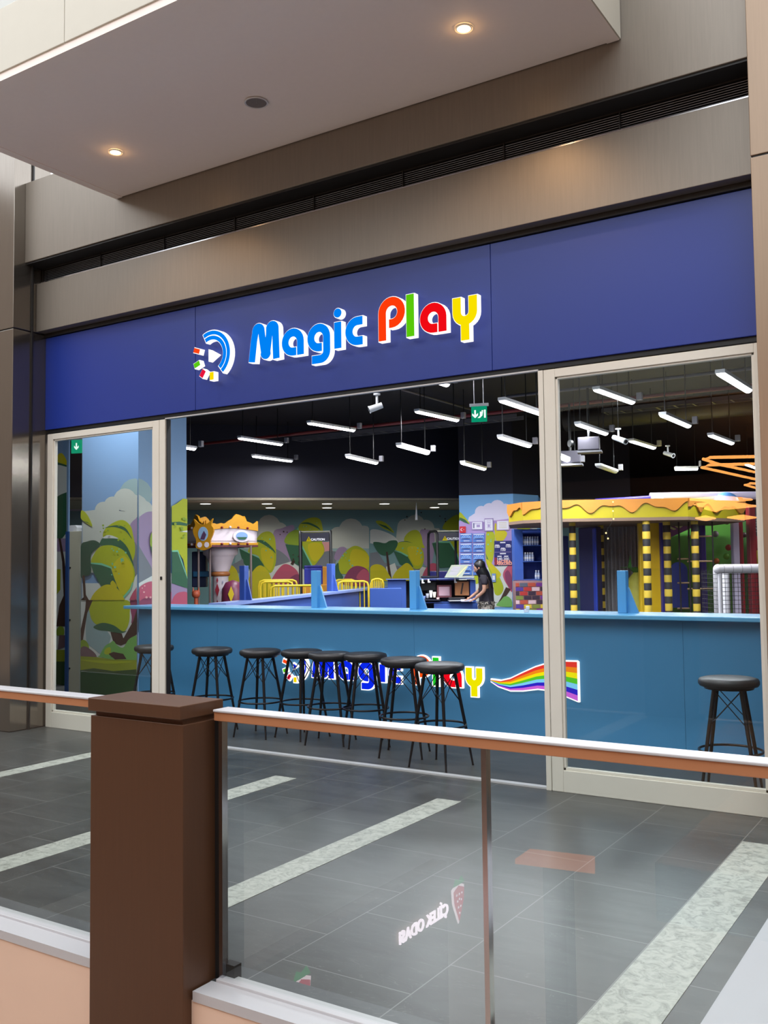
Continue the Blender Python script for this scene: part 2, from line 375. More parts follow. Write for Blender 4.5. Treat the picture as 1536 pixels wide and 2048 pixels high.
# ------------------------------------------------------------------ shop shell
mb = MB(); mb.box((-22, 6.47, 4.6), (6, 32, 4.7), black_ceil); struct('ceiling', mb)
mb = MB(); mb.box((-22, 6.47, 0), (-21.9, 32, 4.6), black_wall); struct('wall_shop_left', mb)
mb = MB(); mb.box((5.9, 6.47, 0), (6, 32, 4.6), black_wall); struct('wall_shop_right', mb)
mb = MB(); mb.box((-22, 31.9, 0), (6, 32, 4.6), black_wall); struct('wall_shop_back', mb)
mb = MB(); mb.box((-22, 6.425, 0), (-8.9, 6.47, 3.1), black_wall); struct('wall_shop_front', mb)
mb = MB(); mb.box((-1.0, 6.9, 0), (6, 7.0, 4.6), black_wall); struct('wall_shop_front', mb)

class Pl:                                           # a vertical wall plane through two ground points
    def __init__(s, a, b):
        s.a = Vector((a[0], a[1], 0)); s.b = Vector((b[0], b[1], 0)); s.u = (s.b-s.a).normalized(); s.n = Vector((s.u.y, -s.u.x, 0))
        if s.n.dot(CAM-s.a) < 0: s.n = -s.n
    def p(s, x, y, off=0):
        d = ray(x, y); t = (s.a-CAM).dot(s.n)/d.dot(s.n); return CAM+d*t+s.n*off
def wall_box(name, pl, s0, s1, z0, z1, th, m):
    a = pl.a+pl.u*s0; b = pl.a+pl.u*s1
    mb = MB(); mb.prism([a+Vector((0,0,z0)), b+Vector((0,0,z0)), b+Vector((0,0,z1)), a+Vector((0,0,z1))], -pl.n*th, m); return mb
bulk = Pl((-14.203, 14.444), (-10.006, 18.55))
struct('wall_bulkhead', wall_box('', bulk, -6.5, 10, 3.0, 4.6, .12, black_wall))
bw = Pl(onZ(373, 1020, 3.0), onZ(915, 1020, 3.0))
struct('wall_back', wall_box('', bw, -6, 14, 0, 3.0, .1, mat('mural_sky', (120, 158, 162), .7)))
mb = MB()
q = [bulk.a+bulk.u*-6.5, bulk.a+bulk.u*10, bw.a+bw.u*12, bw.a+bw.u*-6]
mb.prism([Vector((p.x, p.y, 3.0)) for p in q], (0, 0, .05), mat('tan_ceiling', (176, 164, 140), .7)); struct('ceiling', mb)

# painted murals: outlines painted on the wall sheet
MC = dict(sky=(124,160,200), teal=(96,138,142), cloud=(196,200,190), cloud2=(150,176,178), lil=(160,138,172), grey=(120,126,134), pale=(214,218,212), lime=(176,186,24), lime2=(140,168,40), yel=(206,194,14),
          dk=(44,98,68), dk2=(30,78,58), mint=(120,200,160), pink=(192,84,110), mag=(140,60,96), trunk=(64,38,28), grass=(150,160,30), dgrass=(44,80,36), shrub=(120,180,90), rock=(120,92,98), pinkl=(224,160,160))
def paint(parent, pl, T, layers, name, clip=None, off=.004):
    """layers: (colour key, points, smooth) in measured coordinates, laid on the wall as print"""
    mb = MB()
    for key, pts, sm in layers:
        if sm == 'c':
            (cx, cy), r = pts; pts = [(cx+r*math.cos(t*PI/8), cy+r*math.sin(t*PI/8)) for t in range(16)]
        elif sm: pts = smooth_poly(pts)
        P = [T(*p) for p in pts]
        if clip: P = [(min(max(x, clip[0]), clip[2]), min(max(y, clip[1]), clip[3])) for x, y in P]
        W = [pl.p(x, y, off) for x, y in P]
        mb.face(W, mat('print_'+key, MC[key], .65)); off += .0006
    for f in range(len(mb.f)):
        a, b, c = [mb.v[i] for i in mb.f[f][:3]]
        nn = Vector((0, 0, 0)); L = [mb.v[i] for i in mb.f[f]]
        for i in range(len(L)): nn += L[i].cross(L[(i+1) % len(L)])
        if nn.dot(pl.n) < 0: mb.f[f] = mb.f[f][::-1]
    return mb.build(name, parent)
T3 = lambda x, y: (80+x/3.84, 820+y/3.84)
T8 = lambda x, y: (60+x/3.072, 1200+y/3.072)
T4 = lambda x, y: (340+x/3.84, 740+y/3.84)
T5 = lambda x, y: (740+x/4.042, 740+y/4.042)
def spots(cx0, cy0, cx1, cy1, k, key, r0=4, r1=9):
    return [(key, ((random.uniform(cx0, cx1), random.uniform(cy0, cy1)), random.uniform(r0, r1)), 'c') for _ in range(k)]
# --- near mural column beside the left door
MY = 7.8; xL, xC = onY(163, 1200, MY).x, onY(276, 1200, MY).x; yE = onX(373, 1100, xC).y
mc = Pl((xL, MY), (xC, MY)); mc2 = Pl((xC, MY), (xC, yE))
colm = MB(); colm.box((xL, MY, 0), (xC, yE, 4.6), mat('print_sky', MC['sky'], .65)); cobj = struct('wall_mural_column', colm)
near = [('cloud2', ((735, 650), 125), 'c'), ('cloud', ((655, 690), 88), 'c'), ('cloud', ((560, 730), 66), 'c'), ('cloud', ((490, 770), 66), 'c'), ('cloud', ((735, 740), 90), 'c'), ('cloud', ((800, 760), 62), 'c'), ('cloud', ((850, 820), 50), 'c'),
  ('cloud', [(330,780),(480,760),(860,790),(900,900),(890,1250),(330,1250)], 0),
  ('lil', [(690,900),(760,820),(840,780),(900,840),(900,1290),(740,1290),(700,1100)], 1), ('grey', [(715,1010),(800,1120),(880,1270),(850,1300),(680,1330),(640,1200)], 1),
  ('pale', [(330,1330),(700,1330),(880,1260),(1000,1250),(1125,1350),(1125,1700),(330,1700)], 0),
  ('lime', [(495,930),(560,870),(640,845),(700,890),(720,960),(735,1050),(728,1130),(690,1180),(600,1100),(500,1000)], 1),
  ('dk', [(500,905),(580,900),(660,930),(710,990),(700,965),(660,905),(590,885)], 1), ('dk', [(470,1010),(500,980),(600,985),(680,1060),(725,1190),(700,1180),(640,1080),(560,1040),(470,1040)], 1), ('pale', [(490,985),(520,962),(560,965),(610,988),(560,985)], 1),
  ('lime', [(400,1175),(420,1110),(470,1050),(560,1040),(650,1080),(705,1160),(735,1250),(720,1330),(680,1395),(640,1440),(590,1340),(550,1215),(480,1185)], 1), ('yel', [(560,1210),(640,1120),(700,1170),(725,1250),(710,1330),(650,1420),(600,1350)], 1),
  ('mint', [(392,1172),(480,1176),(556,1205),(562,1222),(480,1196),(392,1182)], 0), ('dk', [(395,1180),(480,1192),(550,1216),(600,1350),(640,1435),(560,1400),(480,1360),(420,1250)], 0), ('mint', [(640,1440),(700,1370),(716,1320),(722,1330),(705,1385),(648,1452)], 0),
  ('dk2', [(318,1050),(370,1010),(430,1002),(470,1040),(400,1110),(400,1250),(350,1275),(318,1270)], 1), ('lime', [(330,770),(375,810),(410,890),(380,880),(320,830)], 1), ('dk', [(330,850),(375,862),(408,892),(380,870)], 0),
  ('trunk', [(335,1270),(352,1270),(362,1420),(385,1560),(350,1700),(320,1700),(345,1500)], 0),
  ('yel', [(395,1700),(385,1560),(400,1450),(450,1380),(520,1340),(590,1360),(640,1420),(675,1500),(690,1620),(680,1700)], 1), ('yel', [(550,1330),(570,1310),(600,1350),(590,1370),(560,1350)], 1),
  ('pink', [(690,1480),(730,1390),(790,1335),(860,1315),(920,1340),(1000,1400),(1010,1500),(980,1600),(760,1600),(700,1560)], 1), ('mag', [(700,1490),(880,1440),(900,1600),(760,1600)], 1),
  ('lil', [(1000,1330),(1125,1370),(1125,1500),(1000,1500)], 0), ('pink', [(1000,1480),(1020,1430),(1060,1400),(1125,1405),(1125,1500),(1000,1500)], 1),
  ('lime', [(1002,740),(1040,720),(1090,680),(1128,685),(1128,1290),(1090,1150),(1050,1085),(1002,1090)], 0), ('dk', [(1002,862),(1060,858),(1128,872),(1128,892),(1060,884),(1002,884)], 0), ('pale', [(1060,935),(1128,925),(1128,940)], 0),
  ('lime2', [(840,960),(870,925),(905,910),(905,1050),(840,1050)], 1), ('dk', [(836,1050),(905,1050),(905,1200),(870,1180)], 0),
  ('mint', [(1002,1078),(1050,1076),(1128,1290),(1128,1306),(1046,1090),(1002,1090)], 0), ('dk', [(1002,1090),(1044,1090),(1126,1300),(1128,1370),(1002,1330)], 0)] \
  + spots(560, 1050, 700, 1300, 14, 'mint') + spots(1010, 750, 1120, 1050, 8, 'lime2', 5, 12) + spots(480, 880, 700, 1000, 8, 'lime2') + spots(740, 1350, 900, 1450, 6, 'pinkl')
paint(cobj, mc, T3, near, 'mural_print', (163.5, 836, 275.5, 1200)); paint(cobj, mc2, T3, near, 'mural_print', (276.5, 836, 372, 1400))
low = [('pale', [(310,-5),(960,-5),(960,600),(310,600)], 0), ('mag', [(620,-5),(660,-5),(960,-5),(960,40),(660,150),(630,100)], 1),
  ('cloud2', [(360,20),(400,60),(480,190),(500,240),(450,330),(400,300),(350,240)], 1),
  ('lime', [(385,-5),(600,-5),(618,80),(610,150),(580,195),(520,185),(440,160),(400,140),(375,90)], 1), ('dk', [(395,165),(450,140),(520,155),(570,190),(600,190),(560,204),(480,190),(430,185)], 1),
  ('trunk', [(318,250),(315,180),(345,60),(350,-5),(392,-5),(358,80),(335,220),(330,260)], 0), ('trunk', [(500,195),(570,205),(580,235),(640,130),(662,60),(662,210),(600,265),(565,280),(520,265)], 0),
  ('lime2', [(310,310),(320,250),(350,250),(370,290),(350,330)], 1), ('shrub', [(435,340),(450,310),(470,280),(500,262),(520,250),(545,280),(580,290),(610,245),(640,225),(665,230),(665,380),(440,350)], 1), ('lime', [(465,330),(470,300),(500,290),(500,330)], 1), ('rock', [(320,295),(350,285),(400,320),(418,350),(405,375),(350,365),(312,345)], 1), ('trunk', [(490,330),(520,318),(580,330),(600,362),(530,365)], 0),
  ('grass', [(300,345),(420,350),(520,365),(665,368),(665,440),(300,440)], 0), ('lime', [(305,365),(470,372),(640,378),(480,390)], 1), ('dgrass', [(300,430),(400,418),(520,436),(665,425),(665,700),(300,700)], 0)]
paint(cobj, mc, T8, low, 'mural_print', (163.5, 1200, 275.5, 1412), .012)
# strip of mural wall to its left
ms = Pl((-12.0, 8.7), (-10.75, 8.7)); sobj = struct('wall_mural_strip', wall_box('', ms, 0, 1.2, 0, 4.6, .02, mat('print_sky', MC['sky'], .65)))
T9 = lambda x, y: (90+x/3.41, 860+y/3.413)
paint(sobj, ms, T9, [('pale', [(60,240),(150,240),(150,1700),(60,1700)], 0), ('yel', [(90,170),(120,160),(150,210),(150,240),(90,220)], 1), ('dk', [(88,220),(150,240),(150,252),(88,235)], 0), ('dk', [(60,470),(110,440),(150,425),(150,700),(120,740),(60,740)], 0),
  ('lil', [(60,740),(150,740),(150,830),(60,830)], 0), ('lime', [(60,950),(110,950),(108,1090),(60,1150)], 0), ('trunk', [(95,740),(110,740),(135,880),(150,1000),(150,1340),(80,1340),(100,1200),(130,1130),(120,900)], 0),
  ('lime2', [(80,1370),(100,1340),(130,1350),(130,1400),(80,1400)], 1), ('rock', [(100,1400),(140,1400),(140,1480),(90,1500)], 0), ('grass', [(60,1500),(150,1500),(150,1590),(60,1590)], 0), ('dgrass', [(60,1580),(150,1580),(150,2400),(60,2400)], 0)], 'mural_print', (108, 860, 134, 1420))
# --- long mural on the back wall
B = [('cloud', ((760,1200),88),'c'), ('cloud', ((690,1230),66),'c'), ('cloud', ((835,1240),72),'c'), ('cloud', [(600,1240),(900,1240),(1000,1400),(560,1400)], 0), ('cloud', ((1390,1235),95),'c'), ('cloud', ((1290,1270),66),'c'), ('cloud', ((1490,1265),70),'c'), ('cloud', [(1230,1270),(1560,1270),(1560,1450),(1180,1450)], 0),
  ('cloud2', [(500,1370),(1600,1370),(1600,1800),(500,1800)], 0),
  ('lil', [(790,1260),(860,1215),(940,1190),(955,1220),(920,1260),(905,1330),(930,1480),(800,1520)], 1), ('grey', [(790,1380),(860,1400),(920,1470),(840,1500),(790,1510)], 1), ('pale', [(560,1550),(800,1510),(930,1470),(1000,1520),(1280,1530),(1340,1600),(1340,1760),(560,1760)], 0), ('pinkl', [(1160,1320),(1230,1320),(1250,1400),(1170,1440)], 0),
  ('grey', [(1110,1520),(1170,1410),(1230,1390),(1290,1410),(1260,1510),(1240,1560)], 1), ('lil', [(1260,1440),(1290,1370),(1340,1360),(1360,1400),(1290,1460)], 1),
  ('lime', [(655,1310),(700,1255),(760,1240),(800,1275),(812,1350),(812,1480),(770,1560),(700,1500),(680,1430),(600,1400),(620,1350)], 1), ('dk', [(650,1310),(720,1310),(790,1370),(810,1410),(780,1380),(700,1330)], 1), ('yel', [(700,1370),(770,1380),(800,1440),(770,1540),(710,1470)], 1),
  ('mint', [(555,1378),(600,1400),(684,1440),(684,1448),(600,1410),(560,1390)], 0), ('dk', [(530,1370),(600,1406),(684,1446),(715,1490),(745,1560),(640,1560),(560,1480)], 0), ('grey', [(470,1500),(560,1450),(580,1560),(500,1560)], 0),
  ('yel', [(600,1740),(600,1620),(640,1540),(690,1500),(740,1530),(775,1600),(790,1740)], 1), ('yel', [(440,1740),(440,1560),(470,1500),(520,1560),(540,1740)], 1),
  ('lime', [(985,1230),(1000,1180),(1060,1140),(1130,1135),(1165,1180),(1165,1330),(1000,1330)], 1), ('dk', [(1000,1180),(1060,1170),(1130,1200),(1155,1230),(1120,1210),(1060,1185)], 1), ('mint', [(965,1235),(985,1200),(990,1250),(975,1260)], 0), ('lime2', [(885,1330),(890,1280),(930,1240),(990,1235),(1000,1345)], 1),
  ('lime', [(1000,1330),(1080,1310),(1160,1320),(1185,1390),(1150,1450),(1090,1510),(1040,1440)], 1), ('yel', [(1060,1340),(1150,1330),(1180,1395),(1120,1470),(1080,1440)], 1), ('dk', [(885,1338),(1005,1350),(1090,1505),(1040,1540),(985,1500),(930,1470)], 0), ('mint', [(1000,1340),(1012,1340),(1096,1505),(1086,1508)], 0), ('trunk', [(940,1460),(960,1470),(945,1500),(925,1490)], 0),
  ('pink', [(775,1640),(785,1600),(830,1530),(880,1490),(940,1510),(985,1560),(985,1640)], 1), ('mag', [(900,1640),(930,1590),(985,1570),(1010,1640)], 1),
  ('lime', [(1270,1560),(1285,1490),(1340,1400),(1420,1350),(1500,1390),(1550,1480),(1560,1560)], 1), ('yel', [(1400,1380),(1500,1400),(1545,1490),(1450,1550),(1380,1500)], 1), ('dk', [(1250,1540),(1290,1480),(1300,1540),(1330,1600),(1250,1600)], 1), ('mag', [(1335,1650),(1345,1580),(1390,1520),(1450,1505),(1520,1540),(1550,1650)], 1), ('pink', [(1430,1600),(1480,1530),(1530,1560),(1540,1620)], 1)] \
  + spots(700, 1290, 800, 1460, 8, 'mint', 3, 6) + spots(1010, 1150, 1150, 1300, 8, 'mint', 3, 6) + spots(1290, 1400, 1400, 1520, 8, 'mint', 3, 8) + spots(840, 1180, 1000, 1480, 8, 'trunk', 4, 7)
paint(bpy.data.objects['wall_back'], bw, T4, B, 'mural_print', (300, 1022, 738, 1205))
B2 = [('cloud', ((365,1250),80),'c'), ('cloud', ((290,1270),70),'c'), ('cloud', ((450,1280),70),'c'), ('cloud', [(220,1270),(560,1280),(600,1450),(200,1450)], 0), ('pale', [(0,1300),(60,1290),(150,1320),(210,1360),(210,1400),(0,1400)], 1), ('lil', [(400,1320),(450,1290),(520,1330),(500,1560),(430,1560)], 1),
  ('grey', [(0,1480),(60,1470),(120,1560),(250,1590),(520,1590),(520,1640),(0,1640)], 0), ('pale', [(130,1590),(200,1560),(220,1620),(180,1690),(130,1690)], 0), ('pale', [(380,1640),(420,1590),(460,1600),(440,1690),(380,1690)], 0),
  ('lime', [(45,1225),(90,1220),(150,1255),(195,1315),(150,1300),(90,1270)], 1), ('dk', [(60,1240),(130,1260),(195,1318),(150,1290),(90,1260)], 0),
  ('lime', [(275,1360),(320,1305),(380,1295),(415,1340),(425,1400),(435,1440),(300,1410)], 1), ('dk', [(230,1395),(300,1385),(380,1420),(430,1480),(400,1455),(330,1410)], 1),
  ('lime', [(200,1450),(220,1400),(290,1390),(370,1410),(425,1460),(435,1530),(410,1600),(350,1600),(305,1510),(250,1470)], 1), ('yel', [(300,1440),(380,1430),(420,1490),(410,1570),(350,1570)], 1), ('dk', [(190,1462),(300,1500),(350,1590),(310,1610),(240,1570)], 0), ('mint', [(185,1455),(250,1470),(308,1500),(300,1510),(250,1482)], 0),
  ('dk', [(25,1400),(60,1390),(120,1400),(160,1380),(215,1380),(220,1420),(180,1480),(130,1500),(70,1480)], 1), ('trunk', [(128,1470),(142,1470),(160,1600),(175,1690),(155,1690),(140,1600)], 0),
  ('yel', [(-10,1700),(0,1600),(50,1570),(110,1590),(150,1650),(160,1700)], 1), ('yel', [(190,1700),(200,1640),(250,1590),(300,1560),(350,1610),(375,1700)], 1), ('pink', [(430,1690),(440,1620),(490,1565),(545,1580),(560,1700)], 1),
  ('lime', [(590,1260),(620,1220),(700,1170),(760,1200),(760,1300),(600,1290)], 1), ('dk', [(500,1400),(640,1390),(700,1480),(740,1590),(560,1600)], 0), ('lime', [(640,1385),(780,1380),(780,1600),(740,1590),(690,1470)], 0), ('mint', [(500,1395),(560,1385),(646,1388),(704,1480),(742,1592),(735,1594),(695,1484),(640,1398)], 0)] \
  + spots(240, 1420, 420, 1560, 10, 'mint', 3, 7) + spots(150, 1150, 650, 1300, 7, 'trunk', 4, 7)
paint(bpy.data.objects['wall_back'], bw, T5, B2, 'mural_print', (740, 1022, 925, 1205))

# --- second mural column (two faces) behind the desk
cA, cB, cC = at(918, 992, 19.5), at(1026, 988, 19.2), at(1076, 993, 19.75)
q1 = Pl(cA, cB); q2 = Pl(cB, cC)
mb = MB(); back = Vector((-.35, .9, 0))
mb.prism([(cA.x, cA.y, 0), (cB.x, cB.y, 0), (cC.x, cC.y, 0), (cC.x+back.x, cC.y+back.y, 0), (cA.x+back.x, cA.y+back.y, 0)], (0, 0, 3.0), mat('print_sky2', (120, 176, 226), .65))
c2 = struct('wall_column', mb)
mb = MB(); mb.prism([(cA.x, cA.y, 3.0), (cB.x, cB.y, 3.0), (cC.x, cC.y, 3.0), (cC.x+back.x, cC.y+back.y, 3.0), (cA.x+back.x, cA.y+back.y, 3.0)], (0, 0, 1.6), black_wall); struct('wall_column_top', mb)
MC.update(cloudw=(222, 216, 236), lilp=(176, 150, 206))
K = [('cloudw', ((1030,1110),60),'c'), ('cloudw', ((965,1130),55),'c'), ('cloudw', ((1095,1130),50),'c'), ('cloudw', ((900,1150),52),'c'), ('cloudw', [(800,1190),(860,1150),(1140,1140),(1150,1230),(790,1230)], 0), ('lilp', [(720,1220),(900,1230),(1140,1200),(1155,1240),(1155,1640),(720,1640)], 0), ('pale', [(720,1640),(1155,1560),(1155,1920),(720,1920)], 0),
  ('lime', [(725,1150),(760,1180),(808,1245),(760,1225),(725,1210)], 1), ('dk', [(725,1190),(770,1210),(805,1248),(760,1232),(725,1212)], 0),
  ('lime', [(940,1320),(980,1300),(1010,1340),(1005,1460),(985,1560),(940,1560)], 1), ('dk', [(935,1480),(960,1540),(1000,1640),(960,1600)], 0), ('yel', [(1010,1240),(1050,1280),(1105,1310),(1100,1350),(1060,1390),(1015,1370)], 1),
  ('lime', [(940,1540),(1000,1580),(1050,1680),(1080,1760),(1055,1815),(1010,1810),(990,1700)], 1), ('yel', [(940,1530),(990,1570),(1060,1650),(1010,1680)], 1), ('lime', [(840,1680),(870,1640),(890,1700),(860,1730)], 1), ('pink', [(1075,1660),(1100,1600),(1155,1570),(1155,1790),(1110,1740)], 1), ('mag', [(1090,1650),(1120,1620),(1155,1700),(1155,1780),(1110,1730)], 1),
  ('trunk', [(1030,1890),(1060,1840),(1100,1755),(1140,1770),(1080,1860),(1060,1900)], 0), ('shrub', [(1025,1905),(1060,1860),(1090,1830),(1130,1840),(1165,1910)], 1)] + spots(945, 1330, 1005, 1500, 5, 'mint', 4, 7)
paint(c2, q1, T5, K, 'mural_print', (918, 991, 1024.5, 1214))
K2 = [('lilp', [(1155,1230),(1360,1240),(1360,1900),(1155,1900)], 0), ('lime', [(1190,1290),(1220,1250),(1270,1245),(1290,1290)], 1), ('lime', [(1300,1240),(1340,1240),(1330,1270)], 1), ('pale', [(1270,1270),(1310,1250),(1360,1280),(1360,1300)], 0), ('shrub', [(1155,1870),(1175,1910),(1155,1910)], 0)]
paint(c2, q2, T5, K2, 'mural_print', (1026.5, 992, 1074, 1214))

# ================================================================== RAILING in front
def rail(x0, x1, label):
    t = thing('handrail', label, 'handrail', ((x0+x1)/2, 2.83, 0))
    mb = MB(); mb.box((x0, 2.792, 1.0), (x1, 2.868, 1.034), bronze); mb.build('side_cap', t, bevel=.003)
    mb = MB(); mb.box((x0-.0, 2.786, 1.034), (x1, 2.874, 1.044), alu); mb.build('top_cap', t, bevel=.003)
    mb = MB(); mb.box((x0, 2.80, .0), (x1, 2.865, .014), alu); mb.build('base_channel', t, bevel=.003)
    return t
rl = rail(-8.0, -3.17, 'bronze sided handrail with white top, left of the brown post')
mb = MB(); mb.box((-8.0, 2.828, .0), (-3.17, 2.838, 1.0), G_rail); mb.build('glass_pane', rl)
rr = rail(-2.6, 2.5, 'bronze sided handrail with white top, right of the brown post')
for a, b in ((-2.585, -1.445), (-1.435, .35)):
    mb = MB(); mb.box((a, 2.828, .0), (b, 2.838, 1.0), G_rail); mb.build('glass_pane', rr)
for x in (-2.59, -1.44):
    mb = MB(); mb.box((x-.009, 2.818, 0), (x+.009, 2.85, 1.0), chrome); mb.build('glass_clamp', rr)
mb = MB(); mb.box((-2.6, 2.84, .0), (-2.54, 2.88, .06), dark_metal); mb.build('foot_bracket', rr)
t = thing('brown_post', 'square brown metal post with a flat cap joining the two glass railings', 'post', (-2.89, 2.79, -.5))
mb = MB(); mb.box((-3.15, 2.655, -.5), (-2.63, 2.86, 1.0), brown_metal); mb.build('shaft', t, bevel=.003)
mb = MB(); mb.box((-3.135, 2.67, 1.0), (-2.645, 2.85, 1.02), brown_metal); mb.build('shadow_gap', t)
mb = MB(); mb.box((-3.15, 2.64, 1.02), (-2.63, 2.88, 1.072), brown_metal); mb.build('cap', t, bevel=.003)
mb = MB(); mb.box((-2.63, 2.83, 0), (-2.6, 2.87, 1.0), dark_metal); mb.build('side_channel', t)
# white plinth at the lower right
mb = MB(); mb.box((-.92, 2.9, .002), (.6, 4.9, .02), mat('white_mat', (190, 190, 196), .6, noise=.02)); tag(mb.build('floor_plinth'), 'pale grey flat plinth on the floor at the lower right behind the glass', 'plinth')

# ================================================================== BAR COUNTER
CY = 7.575
t = thing('bar_counter', 'long blue bar counter with light blue top behind the row of stools', 'counter', (-4.6, CY+.15, 0))
for a, b in ((-8.19, -7.0), (-6.998, -4.565), (-4.563, -2.105), (-2.103, 2.0)):
    mb = MB(); mb.box((a, CY, 0), (b, CY+.3, 1.14), counter_blue); mb.build('front_panel', t)
mb = MB(); mb.box((-8.30, CY-.13, 1.14), (2.0, CY+.42, 1.175), counter_top); mb.build('counter_top', t, bevel=.006)
def post(p, base, w_, label, m=post_blue, h=None):
    a = Vector(p); h = h or (a.z-base)
    t = thing('screen_post', label, 'post', (a.x, a.y, base), 'upright blue posts carrying the glass screens')
    mb = MB(); mb.obox((a.x, a.y, base+h/2), (w_, w_, h), m); mb.build('upright', t, bevel=.004)
    mb = MB(); mb.prism([(a.x+w_/2, a.y+.0, base), (a.x+w_/2+.09, a.y, base), (a.x+w_/2+.01, a.y, base+h*.6), (a.x+w_/2, a.y, base+h*.6)], (0, .02, 0), m); mb.build('gusset', t)
PL = (('lightest blue post on the bar counter, left of the yellow barriers', 632), ('blue post on the bar counter in front of the reception desk', 829), ('tall light blue post on the bar counter in front of the silver curtain', 1245))
for lab, px in PL: post(onY(px, 1141, CY+.2), 1.175, .075, lab)
gl = thing('glass_screen', 'low clear glass screen standing along the bar counter top', 'glass screen', (-4.6, CY+.2, 1.175))
ps = [-8.1]+[onY(px, 1141, CY+.2).x for _, px in PL]+[-.6]
for a, b in zip(ps[:-1], ps[1:]):
    mb = MB(); mb.box((a+.05, CY+.195, 1.2), (b-.05, CY+.203, 1.545), G_thin); mb.build('glass_pane', gl)
# inner slanting parapet
pA, pB = Vector((-8.39, 9.0, 0)), Vector((-11.25, 17.4, 0)); pd = (pB-pA).normalized(); pn = Vector((pd.y, -pd.x, 0))
t = thing('low_partition', 'long violet blue low partition slanting back into the shop behind the counter', 'partition', (-9.6, 12.7, 0))
mb = MB(); mb.prism([pA, pB, pB+Vector((0,0,1.1)), pA+Vector((0,0,1.1))], pn*.1, parapet_blue); mb.build('panel', t)
mb = MB(); mb.prism([pA-pn*.06+Vector((0,0,1.1)), pB-pn*.06+Vector((0,0,1.1)), pB-pn*.06+Vector((0,0,1.14)), pA-pn*.06+Vector((0,0,1.14))], pn*.24, mat('partition_cap', (140, 160, 220), .35)); mb.build('cap', t)
def on_line(px, z):                                # point on the partition line under a photo column
    d = ray(px, 1150); s = ((pA-CAM).dot(pn))/d.dot(pn); p = CAM+d*s; p.z = z; return p
for px, lab, h in ((488, 'violet blue post on the slanting partition beside the carousel', .47), (662, 'violet blue post on the slanting partition beside the black caution arch', .49)):
    p = on_line(px, 0); post(Vector((p.x, p.y, 1.14+h)), 1.14, .09 if px < 500 else .11, lab, parapet_blue)

# ------------------------------------------------------------------ stools
def make_stool():
    t = thing('bar_stool', '', 'stool', (0, 0, 0), 'black bar stools along the counter')
    mb = MB(); mb.lathe([(.02, .752), (.17, .752), (.188, .757), (.198, .772), (.198, .79), (.19, .804), (.165, .812), (.1, .816), (.001, .818)], seat_black, (0,0,0), 32, caps=False); mb.build('seat', t)
    mb = MB(); mb.lathe([(.16, .738), (.165, .752)], leg_black, (0,0,0), 24); mb.build('seat_plate', t)
    for k in range(4):
        a = PI/4+k*PI/2; c, s = math.cos(a), math.sin(a)
        mb = MB(); mb.tube([(.12*c, .12*s, .745), (.198*c, .198*s, .33), (.255*c, .255*s, .012), (.257*c, .257*s, 0)], [.0145, .013, .008, .010], leg_black, 10); mb.build('leg', t)
    mb = MB(); mb.tube([(.205*math.cos(i*PI/16), .205*math.sin(i*PI/16), .325) for i in range(32)], .0085, leg_black, 8, True); mb.build('foot_ring', t)
    mb = MB()
    for k in range(4):
        a = PI/4+k*PI/2; b = a+PI/2
        for u, v in ((a, b), (b, a)):
            mb.tube([(.12*math.cos(u), .12*math.sin(u), .73), (.165*math.cos(v), .165*math.sin(v), .50)], .0035, leg_black, 6)
    mb.build('cross_rods', t)
    return t
st0 = make_stool()
SL = [((308,1289), 'black round bar stool partly hidden by the white frame of the left glass door'), ((424,1294), 'black round bar stool standing apart, first one right of the left door frame'), ((520.5,1297), 'black round bar stool directly left of the lit logo on the counter'),
  ((603.6,1298), 'black round bar stool in front of the lit round logo on the counter'), ((660,1303), 'black round bar stool in front of the big lit M'), ((730,1304.5), 'black round bar stool in front of the lit letter g'),
  ((807,1314), 'black round bar stool just left of the nearest one, before the lit P'), ((879,1324.5), 'nearest black round bar stool of the row, before the lit letters l and a'), ((1457,1353), 'black round bar stool standing alone behind the right glass door')]
for i, ((x, y), lab) in enumerate(SL):
    o = st0 if i == 0 else copy_tree(st0)
    p = onZ(x, y, .818); o.location = (p.x, min(p.y, CY-.15-.06), 0); o.rotation_euler.z = (-.1, .25, .1, -.2, .3, .75, .35, -.12, .12)[i]; o['label'] = lab

# ------------------------------------------------------------------ lit signs
def stroke(mb, pts, w_, y, d, m):
    """constant width stroke in the X-Z plane (butt ends), front face at y, depth d backwards"""
    P = [Vector((p[0], p[1])) for p in pts]; P = [p for i, p in enumerate(P) if i == 0 or (p-P[i-1]).length > 1e-4]; N = len(P); L = []; R = []
    for i in range(N):
        if i == 0: t = (P[1]-P[0]).normalized(); k = 1
        elif i == N-1: t = (P[-1]-P[-2]).normalized(); k = 1
        else:
            a = (P[i]-P[i-1]).normalized(); b = (P[i+1]-P[i]).normalized(); t = (a+b).normalized(); k = 1/max(.5, a.dot(t))
        nn = Vector((-t.y, t.x)); L.append(P[i]+nn*w_/2*k); R.append(P[i]-nn*w_/2*k)
    V = [(p.x, y, p.y) for p in L]+[(p.x, y, p.y) for p in R]+[(p.x, y+d, p.y) for p in L]+[(p.x, y+d, p.y) for p in R]
    F = []
    for i in range(N-1):
        F += [(i, i+1, N+i+1, N+i), (2*N+i+1, 2*N+i, 3*N+i, 3*N+i+1), (i+1, i, 2*N+i, 2*N+i+1), (N+i, N+i+1, 3*N+i+1, 3*N+i)]
    F += [(0, N, 3*N, 2*N), (N-1, 3*N-1, 4*N-1, 2*N-1)]
    mb.add(V, F, m)
def arc(cx, cy, r, a0, a1, n_=14): return [(cx+r*math.cos(math.radians(a0+(a1-a0)*i/n_)), cy+r*math.sin(math.radians(a0+(a1-a0)*i/n_))) for i in range(n_+1)]
